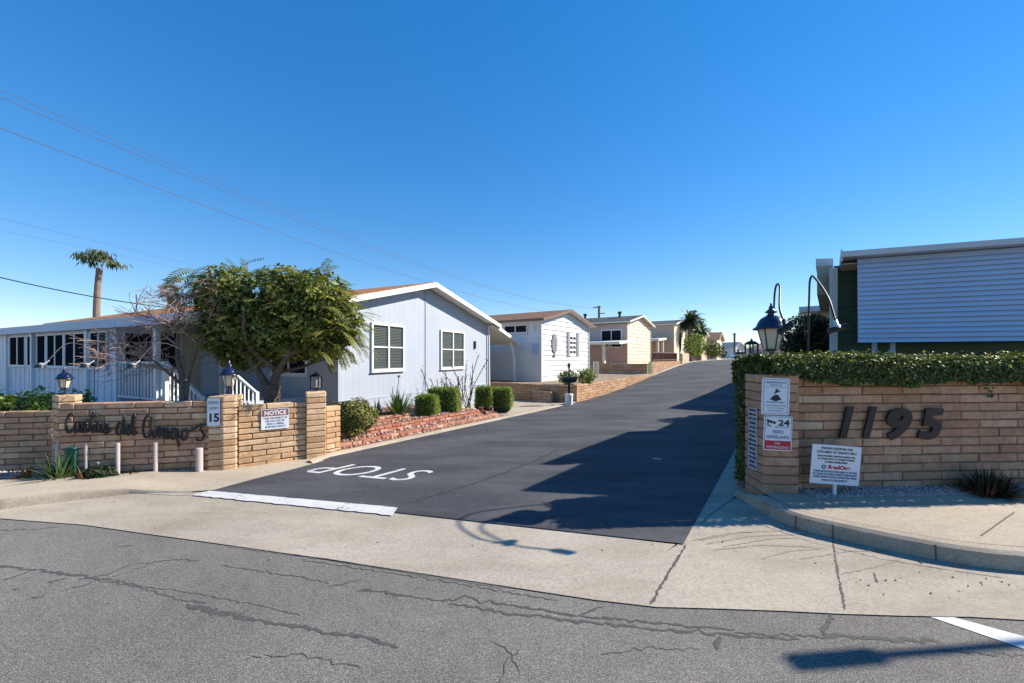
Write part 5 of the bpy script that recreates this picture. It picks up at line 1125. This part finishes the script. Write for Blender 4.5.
lobe_palm(mb_c, [(86, 256, 3.5, 5, 130), (90, 261, 3, 6, 90), (100, 254, 6, 5, 170), (104, 258, 4, 7, 90), (112, 264, 4, 4, 80), (118, 263, 3, 2, 45)], t)
# ---- twin date palms up the hill
def date_palm(px, py, Y, rad, label, zb, seed, group='date palms up the drive'):
    random.seed(seed); c = at(px, py, Y); t = thing('palm_tree', label, 'palm', (c.x, c.y, zb), group)
    mb = MB(); mb.tube([(c.x, c.y, zb-.2), (c.x, c.y, c.z)], [.28, .24], 8); mb.build('trunk', M['palmbark'], t)
    P, D = [], []
    for _ in range(60): a = random.uniform(0, 6.283); el = random.uniform(-.5, 1.4); P.append(tuple(c)); D.append((math.cos(a)*math.cos(el), math.sin(a)*math.cos(el), math.sin(el)+.2))
    fronds('fronds', M['leaf_palm'], P, D, rad, t, pairs=9, leaf=rad*.34, droop=1.5, vr=(0, .8)); return t
date_palm(690.5, 321, 40, 1.4, 'taller date palm between the cream and tan houses', 1.2, 4); date_palm(699, 331, 43, 1.2, 'shorter date palm leaning right behind the taller one', 1.2, 6)
# ---- bushes as leafy things
def bush(name, label, cat, c, r, n, size, m, group=None, stem=True, zb=None, jit=.6, shell=.22):
    t = thing(name, label, cat, (c[0], c[1], c[2]-r[2] if zb is None else zb), group)
    p, d = ball_pts(c, r, n, shell)
    lump = 1+.14*np.sin(d[:, 0]*6+c[0])*np.sin(d[:, 2]*5+1)+.1*np.sin(d[:, 1]*7); p = np.array(c)+(p-np.array(c))*lump[:, None]
    ok = p[:, 2] > (c[2]-r[2])*1.0; leaves('foliage', m, p[ok], d[ok]+np.array([0, 0, .3]), size, t, jit=jit)
    if stem: 
        mb = MB(); b = Vector((c[0], c[1], c[2]-r[2]-.1))
        for k in range(5): mb.tube([b+Vector((random.gauss(0, .03), random.gauss(0, .03), 0)), Vector(c)+Vector((random.gauss(0, r[0]*.4), random.gauss(0, r[1]*.4), r[2]*.3))], [.018, .006], 5)
        mb.build('stem', M['twig'], t)
    return t
c = at(352, 418, 7.75); bush('shrub', 'rounded yellowish green shrub beside the pillar at the drive edge', 'shrub', (c.x, c.y, .46), (.47, .42, .36), 6500, .05, M['leaf_bush'])
c = at(695, 345, 36); bush('shrub', 'dark green bush at the foot of the twin palms', 'shrub', tuple(c), (1.0, 1, 1.1), 700, .22, M['leaf_hedge'])
c = at(712, 349, 48); bush('shrub', 'big lime yellow bush beside the upper drive', 'shrub', tuple(c), (1.1, 1, 1.1), 900, .22, M['leaf_lime'], 'bushes beside the upper drive'); c = at(721, 352, 52); bush('shrub', 'darker round bush right of the lime bush up the drive', 'shrub', tuple(c), (.8, .8, .8), 500, .2, M['leaf_dark'], 'bushes beside the upper drive')
c = at(568, 374.5, 15.2); bush('shrub', 'small clipped round bush left of the pair beneath the white gable', 'shrub', (c.x, c.y, .88), (.38, .3, .27), 1100, .07, M['leaf_hedge'], 'round bushes below the white gable')
c = at(586.5, 374.5, 15.4); bush('shrub', 'larger clipped round bush right of the pair beneath the white gable', 'shrub', (c.x, c.y, .90), (.36, .3, .32), 1100, .07, M['leaf_hedge'], 'round bushes below the white gable')
# round tree right, in front of the next house
c = at(807, 338, 11.2); t = thing('round_tree', 'dense rounded dark green tree behind the navy lantern', 'tree', (c.x, c.y, .2))
mb = MB(); mb.tube([(c.x, c.y, -.1), (c.x, c.y, c.z)], [.09, .05], 8)
for k in range(6): mb.tube([(c.x, c.y, 1.3), tuple(c+Vector((random.gauss(0, .4), random.gauss(0, .3), random.uniform(.1, .6))))], [.04, .012], 6)
mb.build('trunk', M['bark'], t)
PP, NN = [], []
for dx, dy, dz, r in ((-.1, 0, .22, .5), (.26, .1, .3, .42), (-.3, 0, -.2, .42), (.2, -.1, -.25, .55), (-.05, .1, -.5, .5), (.42, .1, -.1, .4)):
    p, d = ball_pts((c.x+dx, c.y+dy, c.z+dz), (r, r, r*.95), 1500, .22); PP.append(p); NN.append(d+np.array([0, 0, .3]))
leaves('crown', M['leaf_dark'], np.concatenate(PP), np.concatenate(NN), .075, t)
# ---- ivy over the right wall
t = thing('ivy_hedge', 'thick ivy draped over the top of the 1195 wall and its corner', 'hedge', tuple(W0+RD*2))
PP, NN, SZ = [], [], []
def ivy(x0, x1, y0, y1, z0, z1, n, faces, rough=.045):
    p, d = box_pts(x0, x1, y0, y1, z0, z1, n, rough, faces); return p, d
p, d = box_pts(-.24, 6.4, -.12, .58, 1.30, 1.61, 68000, .028, 'fbt'); u = p[:, 0].copy()
low = 1.345+.018*np.sin(u*3.1+1)+.014*np.sin(u*7.7)+.012*np.sin(u*17); low = np.where(u < .12, 1.45+.0*u, low)
hi = .012*np.sin(u*2.3)+.010*np.sin(u*6.1+2); top = p[:, 2] > 1.55; p[:, 2] += np.where(top, hi, 0)
ok = (p[:, 2] > low) | (p[:, 1] > .3); p, d = p[ok], d[ok]
q = p.copy(); q[:, 0] = W0.x+p[:, 0]*RD.x-p[:, 1]*RD.y; q[:, 1] = W0.y+p[:, 0]*RD.y+p[:, 1]*RD.x; PP.append(q); NN.append(d)
# trailing strands
for _ in range(3):
    u0 = random.uniform(.15, 6.2); z0 = 1.36; L_ = abs(random.gauss(0, .09)); m_ = int(8+60*L_)
    s = np.stack([np.full(m_, u0)+RNG.normal(0, .03, m_), np.full(m_, -.03), z0-RNG.uniform(0, max(L_, .02), m_)], 1); q = s.copy(); q[:, 0] = W0.x+s[:, 0]*RD.x-s[:, 1]*RD.y; q[:, 1] = W0.y+s[:, 0]*RD.y+s[:, 1]*RD.x; PP.append(q); NN.append(np.tile((0, -1, .3), (m_, 1)))
# curtain at the corner by the drive
p, d = box_pts(2.88, 3.12, 4.92, 5.12, .10, 1.58, 7000, .03, 'lfbt'); PP.append(p); NN.append(d)
p, d = box_pts(2.90, 3.0, 4.60, 5.1, 1.46, 1.58, 1500, .03, 'lft'); PP.append(p); NN.append(d)
PP = np.concatenate(PP); NN = np.concatenate(NN)
leaves('foliage', M['leaf_ivy'], PP, NN, .032, t, aspect=.85, jit=.45, sjit=.45, var=np.clip(RNG.normal(.42, .24, len(PP)), 0, 1))
mb = MB(frame(W0, RD, Vector((-RD.y, RD.x, 0)))); mb.box(.12, 6.35, .02, .5, 1.40, 1.56); mb.box(.0, 6.3, .22, .45, .1, 1.45); mb.build('woody_core', M['twig'], t)
mb = MB(); mb.box(2.88, 3.0, 4.95, 5.12, .0, 1.5); mb.build('woody_core', M['twig'], t)
# hedge continuing up the drive behind the wall
PP, NN = box_pts(-.25, .35, 0, 7.0, .1, 1.5, 9000, .07, 'lft'); Q = rot_pts(PP, math.atan2(-U.x, U.y), so(3.4, 6.45)+(0,)); A_ = math.atan2(-U.x, U.y)
NQ = NN.copy(); NQ[:, 0] = NN[:, 0]*math.cos(A_)-NN[:, 1]*math.sin(A_); NQ[:, 1] = NN[:, 0]*math.sin(A_)+NN[:, 1]*math.cos(A_)
pv = so(3.4, 6.45); t = thing('hedge', 'dark hedge running up the right side of the drive behind the ivy corner', 'hedge', (pv[0], pv[1], 0)); leaves('foliage', M['leaf_ivy'], Q, NQ, .07, t, aspect=.8, jit=.5)
mb = MB(frame(pv+(0,), V, U)); mb.box(-.15, .28, .1, 6.9, 0, 1.42); mb.build('woody_core', M['twig'], t)
# hedge over the far left wall
PP, NN = box_pts(-6, 0.02, .02, .5, .7, 1.0, 9000, .05, 'fbt'); o_ = lw+Vector((0, .16, 0)); Q = rot_pts(PP, math.radians(10), (o_.x, o_.y, 0))
t = thing('hedge', 'bright green leafy hedge behind the low wall at far left', 'hedge', tuple(o_)); leaves('foliage', M['leaf_hedge'], Q, NN, .06, t, aspect=.7, jit=.55)
mb = MB(frame(o_, ang(10), ang(100))); mb.box(-5.9, -.05, .08, .44, 0, .95); mb.build('woody_core', M['twig'], t)
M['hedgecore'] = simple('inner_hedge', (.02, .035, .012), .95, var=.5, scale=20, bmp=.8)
# ---- clipped hedges in the red bed
def clipped(px0, px1, pyt, pyb, Y, depth, label, n):
    a = at(px0, pyt, Y); b = at(px1, pyb, Y); zb = max(b.z, .05); w = b.x-a.x
    t = thing('clipped_shrub', label, 'shrub', ((a.x+b.x)/2, Y, zb), 'box clipped shrubs in the red gravel bed')
    p, d = box_pts(-w/2, w/2, 0, depth, .0, a.z-zb, int(n*1.5), .025); p[:, 0] *= 1+.06*np.sin(p[:, 2]*9); A_ = math.atan2(U.y, U.x)-math.radians(62)
    q = rot_pts(p, A_, ((a.x+b.x)/2, Y, zb)); dn = d.copy(); dn[:, 0] = d[:, 0]*math.cos(A_)-d[:, 1]*math.sin(A_); dn[:, 1] = d[:, 0]*math.sin(A_)+d[:, 1]*math.cos(A_)
    leaves('foliage', M['leaf_hedge'], q, dn, .036, t, jit=.5)
    xf = lambda u, v, z: Vector(((a.x+b.x)/2+u*math.cos(A_)-v*math.sin(A_), Y+u*math.sin(A_)+v*math.cos(A_), z))
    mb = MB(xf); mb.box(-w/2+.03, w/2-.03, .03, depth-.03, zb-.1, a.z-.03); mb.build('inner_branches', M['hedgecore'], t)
clipped(415, 434, 397, 416.5, 9.4, .42, 'smallest clipped square shrub, leftmost in the red bed', 2600)
clipped(427, 456, 389.5, 413, 10.0, .5, 'widest clipped shrub just behind the smallest square one', 3600)
clipped(475, 491, 388, 408.5, 11.4, .5, 'tall clipped shrub beneath the right window corner', 2600)
clipped(492, 510, 389.5, 408, 11.6, .6, 'rightmost clipped shrub next to the side driveway', 2800)
# ---- agaves and stalks by the pale wall
c = at(399, 414, 9.2); t = blades('strap_plant', M['leaf_agave'], (c.x, c.y, .18), 60, .72, .07, .62, .35, seg=5); tag(t, 'large spiky green strap leaved clump before the pale blue wall', 'plant')
c = at(378, 414, 9.0); t = blades('agave', M['leaf_blue'], (c.x, c.y, .2), 16, .5, .07, .5, .1, seg=4, r0=.12); tag(t, 'bluish upright agave at the left of the red bed', 'plant')
c = at(440, 410, 10.9); 
for (px, Y, h, lab, sd) in ((442, 10.8, 1.15, 'bare dark stemmed shrub below the right window', 2), (453, 11.0, 1.0, 'shorter bare stemmed shrub right of the window shrub', 3), (470, 11.8, 1.55, 'tallest bare stalk shrub beside the house corner', 4)):
    random.seed(sd); p = at(px, 357, Y); t = thing('bare_shrub', lab, 'shrub', (p.x, p.y, .15), 'leafless stalk shrubs in the red bed'); mb = MB(); PP = []
    for k in range(9):
        b = Vector((p.x+random.gauss(0, .09), p.y+random.gauss(0, .08), .1)); e = Vector((p.x+random.gauss(0, .24), p.y+random.gauss(0, .15), .15+h*random.uniform(.6, 1.05))); m_ = (b+e)/2+Vector((random.gauss(0, .06), 0, 0)); q = spline([tuple(b), tuple(m_), tuple(e)], 4); mb.tube(q, .011, 5)
        for r_ in range(26): w = q[random.randint(2, len(q)-1)]; PP.append(tuple(w+Vector((random.gauss(0, .035), random.gauss(0, .035), random.gauss(0, .05)))))
    mb.build('stems', M['twig'], t); leaves('sparse_leaves', M['leaf_dark'], np.array(PP), np.tile((0, 0, .4), (len(PP), 1)), .05, t, aspect=.35, jit=1)
p = at(392, 357, 9.3); t = thing('flower_stalk', 'thin stalk with an orange bloom rising from the strap plant', 'plant', (p.x+.06, p.y, .2)); mb = MB(); mb.tube([(p.x+.06, p.y, .2), (p.x+.16, p.y, 1.18)], .008, 5); mb.build('stalk', M['twig'], t); mb = MB(); mb.ico((p.x+.16, p.y, 1.2), .045, 1); mb.build('bloom', M['leaf_dry'], t)
# ---- plants at the script wall
c = at(58, 480, 5.25); t = blades('strap_plant', M['leaf_agave'], (c.x+.02, c.y, .0), 95, .42, .026, .95, .55, seg=5, r0=.08); tag(t, 'lush green strap leaved clump at the foot of the green cabinet', 'plant')
c = at(86, 480, 5.2); t = blades('dry_plant', M['leaf_dry'], (c.x, c.y, .0), 30, .25, .018, .9, .7, seg=4, r0=.05); tag(t, 'small straw coloured dry tuft between the green clumps', 'plant')
c = at(99, 476, 5.28); bush('shrub', 'low dark green mounded shrub at the foot of the script wall', 'shrub', (c.x, c.y, .09), (.2, .15, .11), 1600, .035, M['leaf_dark'], zb=0)
c = at(132, 478, 5.4); t = blades('strap_plant', M['leaf_dark'], (c.x, c.y, 0), 22, .16, .02, .9, .5, seg=4); tag(t, 'tiny dark tuft growing between two pipe posts', 'plant')
c = at(24, 483, 5.3); t = blades('dry_plant', M['leaf_dry'], (c.x, c.y, 0), 34, .24, .03, .85, .9, seg=4, r0=.04); tag(t, 'rusty orange dead leaf clump before the far left wall', 'plant')
p = at(98, 463, 5.32); t = thing('flower_stalk', 'single pale pink flower above the low dark shrub', 'plant', (p.x, p.y, 0)); mb = MB(); mb.tube([(p.x, p.y, 0), tuple(p)], .004, 5); mb.build('stalk', M['twig'], t); mb = MB(); mb.ico(tuple(p), .018, 1); mb.build('bloom', M['pvc'], t)
# ---- fountain grass at the right wall
c = at(990, 500, 4.42); t = thing('fountain_grass', 'dark shaggy ornamental grass clump with reddish tips by the right wall', 'plant', (c.x, c.y, .1))
blades('green_blades', M['leaf_dark'], (c.x, c.y, .1), 700, .31, .008, 1.0, .75, t, seg=4, r0=.14, vr=(.0, .7)); blades('reddish_blades', simple('reddish_blade', (.14, .05, .04), .8, var=.3), (c.x-.05, c.y, .1), 160, .30, .010, 1.0, .6, t, seg=4, r0=.16)
# ---- rubble, gravel
def stones(name, m, pts, r, label=None, sub=1):
    mb = MB()
    for p in pts: mb.ico(p, r*random.uniform(.5, 1.4), sub)
    o = mb.build(name, m, norm=False); o['kind'] = 'stuff'; 
    if label: o['label'] = label; o['category'] = 'gravel'
    return o
def bed(s0, s1): return lambda s, o: .02+.22*min(1, max(0, (-o-.18)/.55))+.05*min(1, max(0, (-o-.7)/.8))
bz = lambda s, o: .02+.08*min(1, max(0, (-o-.18)/.35)) if o > -.64 else (.25 if o > -1.04 or s > 3.3 else .33)
os_ = [-.17, -.3, -.45, -.63, -.65, -.8, -1.03, -1.05, -1.4, -2.0, -2.6]; ss = list(np.linspace(-.25, 5.5, 24)); mb = MB(); rows = []
lim = lambda s: 2.6
for s in ss: rows.append(mb._add([so(s, o)+(bz(s, o)*min(1, (5.6-s)/1.2)+.02+random.uniform(-.012, .012),) for o in os_]))
for a, b in zip(rows, rows[1:]):
    for j in range(len(os_)-1): mb._face((a+j, a+j+1, b+j+1, b+j))
M['mulch'] = simple('red_brown_mulch', (.24, .115, .075), .95, var=.5, scale=14, bmp=.9)
tag(mb.build('planting_bed', M['mulch'], smooth=False), kind='structure')
pts = []
for _ in range(1700):
    s = random.uniform(-.2, 5.45); o = -.2-abs(random.gauss(0, .42)); 
    if o < -2.3: continue
    pts.append(so(s, o)+(bz(s, o)*min(1, (5.6-s)/1.2)+.025,))
stones('lava_gravel', M['lava'], pts[:1000], .02, 'red lava rock gravel bank along the left edge of the drive'); stones('lava_gravel', M['palerock'], pts[1000:], .022, 'paler pinkish stones strewn among the red lava gravel')
mb = MB(); ro = []
random.seed(31)
def rubble(s0, s1, o, z, rows_, label):
    d = U; P = Vector(so(s0, o)+(0,)); 
    return tag(brick_wall('brick_edging', M['brick_red'], P2(P), P2(U), s1-s0, z, z+.065*rows_, .12, .21, .065, .012, jit=.014), label, 'brick edging', 'red brick edgings of the bed')
rubble(.3, 5.0, -.27, .0, 2, 'lowest red brick edging running along the kerb of the bed'); rubble(.5, 4.6, -.60, .06, 3, 'front red brick edging, longest of the three steps in the bed'); rubble(1.2, 3.3, -1.02, .235, 2, 'middle red brick edging step in the bed'); rubble(1.5, 2.8, -1.4, .33, 1, 'rearmost red brick edging step nearest the blue agave')
for (px, py, lab) in ((428.5, 416.5, 'small dark red flood lamp near the smallest clipped shrub'), (433.5, 416.5, 'small dark red flood lamp right beside its twin'), (481, 410.5, 'small dark red lamp below the tall clipped shrub'), (491, 410, 'small dark red lamp below the rightmost clipped shrub')):
    q = bp(px, py, .2); mb = MB(); mb.box(q[0]-.05, q[0]+.05, q[1]-.05, q[1]+.05, .17, .27); mb.box(q[0]-.06, q[0]+.06, q[1]-.06, q[1]+.06, .27, .29); tag(mb.build('bed_light', M['maroon'], bevel=.006), lab, 'garden light', 'dark red lights in the bed')
pts = [(random.uniform(-6.5, -4.6), 0, 0) for _ in range(900)]; pts = [(x, random.uniform(5.18+max(0, (x+5.9)*.3), 5.5+max(0, (x+6.2)*.28)), .06-.02) for x, _, _ in pts]
pts += [(random.uniform(-7.5, -5.8), random.uniform(5.1, 5.6), .05) for _ in range(700)]
stones('white_gravel', M['pebble'], pts, .014, 'pale gravel strip along the foot of the script wall')
pts = []
for _ in range(2600): u = random.uniform(.15, 4.2); v = random.uniform(-.26, .0); q = W0+RD*u+Vector((-RD.y, RD.x, 0))*v; pts.append((q.x, q.y, .14+.05*(v+.26)))
stones('white_gravel', M['pebble'], pts, .011, 'whitish gravel bed along the foot of the 1195 wall')
pts = [(random.uniform(-5, -4), random.uniform(4.4, 4.7), .02) for _ in range(14)]+[(random.uniform(2.4, 3.6), random.uniform(2.75, 3.2), .012) for _ in range(30)]+[(random.uniform(-2, 2), random.uniform(3.0, 3.7), .012) for _ in range(26)]
stones('grit', M['soil'], pts, .005, 'scattered grit and leaf crumbs on the concrete apron')
# ---- poles and wires
def wire(pts, r, m, name, lab, grp=None):
    mb = MB(); mb.tube(pts, r, 5); return tag(mb.build(name, m, smooth=True), lab, 'wire', grp)
PT = at(599, 306, 60)
t = thing('utility_pole', 'distant utility pole with crossarm above the pink house', 'pole', (PT.x, PT.y, .8), 'distant utility poles')
mb = MB(); mb.tube([(PT.x, PT.y, .5), (PT.x, PT.y, PT.z)], [.2, .16], 8); mb.build('pole', M['wood'], t)
mb = MB(); mb.bar((PT.x-.9, PT.y, PT.z-.25), (PT.x+.25, PT.y, PT.z-.1), .14); mb.bar((PT.x-.1, PT.y, PT.z-1.1), (PT.x+.9, PT.y, PT.z-1.1), .12); mb.build('crossarm', M['wood'], t)
q = at(734.5, 333, 90); t = thing('utility_pole', 'thin greenish pole far up behind the white gabled house', 'pole', (q.x, q.y, 1.3), 'distant utility poles'); mb = MB(); mb.tube([(q.x, q.y, 1), tuple(q)], .22, 8); mb.build('pole', simple('greenish_pole', (.10, .13, .11), .8), t); mb = MB(); mb.bar((q.x-.5, q.y, q.z-.4), (q.x+.5, q.y, q.z-.4), .12); mb.build('crossarm', M['wood'], t)
A0 = Vector((-17.2, 12, 0))
def sagw(dz0, dz1, off, r, lab):
    pts = []
    for k in range(61):
        f = -.25+1.25*k/60; z = 10.24-8.49*f+6.95*f*f+dz0*(1-f)+dz1*f; pts.append((A0.x+(PT.x-A0.x)*f+off, A0.y+(PT.y-A0.y)*f, z))
    wire(pts, r, M['wire'], 'power_line', lab, 'overhead power lines')
sagw(0, .25, 0, .011, 'uppermost overhead line crossing the sky from upper left'); sagw(.12, .3, .25, .009, 'thin line hugging just above the uppermost overhead line'); sagw(-1.0, -.8, 0, .012, 'lower overhead line running below the uppermost pair')
wire([tuple(at(-160, 195, 60)), tuple(at(0, 218, 70)), tuple(at(180, 262, 95)), tuple(at(330, 300, 125))], .025, M['wire'], 'power_line', 'faint far overhead line above the fan palm', 'overhead power lines')
wire([tuple(at(-160, 212, 60)), tuple(at(0, 230, 70)), tuple(at(180, 268, 95)), tuple(at(330, 303, 125))], .02, M['wire'], 'power_line', 'faintest far overhead line just below its neighbour', 'overhead power lines')
E_ = Vector(X1(6.95/2, 14.2, 3.85))
s0 = at(-200, 222, 12); pts = [s0.lerp(E_, k/20)-Z3*.35*4*(k/20)*(1-k/20) for k in range(21)]
wire(pts, .02, M['cable'], 'service_cable', 'thick black service cable dropping to the brown roof past the fan palm')
# ------------------------------------------------------------------ light and camera
az = math.atan2(.97, .2425); el = math.radians(32.8)
S = Vector((math.sin(az)*math.cos(el), math.cos(az)*math.cos(el), math.sin(el)))
ld = bpy.data.lights.new('sun', 'SUN'); ld.energy = 5.0; ld.angle = math.radians(.53); ld.color = (1.0, .915, .785)
lo = bpy.data.objects.new('sun', ld); COL.objects.link(lo); lo.rotation_euler = S.to_track_quat('Z', 'Y').to_euler(); lo.location = (20, 5, 20)
w = bpy.data.worlds.new('World'); SC.world = w; w.use_nodes = True; nt = w.node_tree
sk = nt.nodes.new('ShaderNodeTexSky'); sk.sky_type = 'NISHITA'; sk.sun_disc = False; sk.sun_elevation = el; sk.sun_rotation = az
sk.air_density = 1.0; sk.dust_density = 0; sk.ozone_density = 4.0; sk.altitude = 300
bg = nt.nodes['Background']; bg.inputs[1].default_value = .15; hs = nt.nodes.new('ShaderNodeHueSaturation'); hs.inputs['Saturation'].default_value = 1.69; hs.inputs['Hue'].default_value = .509; hs.inputs['Value'].default_value = 1.28; gm = nt.nodes.new('ShaderNodeGamma'); gm.inputs[1].default_value = .62; nt.links.new(sk.outputs[0], gm.inputs[0]); nt.links.new(gm.outputs[0], hs.inputs['Color']); nt.links.new(hs.outputs[0], bg.inputs[0])
cd = bpy.data.cameras.new('camera'); cam = bpy.data.objects.new('camera', cd); COL.objects.link(cam); SC.camera = cam
cam.location = (0, 0, EYE); cam.rotation_euler = (math.pi/2, 0, 0); cd.sensor_width = 36; cd.lens = F/1024*36; cd.shift_y = (HY-341.5)/1024; cd.clip_end = 3000; cd.clip_start = .05
SC.view_settings.view_transform = 'Standard'; SC.view_settings.look = 'None'; SC.view_settings.gamma = 1; SC.view_settings.use_curve_mapping = False; SC.view_settings.exposure = .82
SC.cycles.max_bounces = 6; SC.cycles.transparent_max_bounces = 10
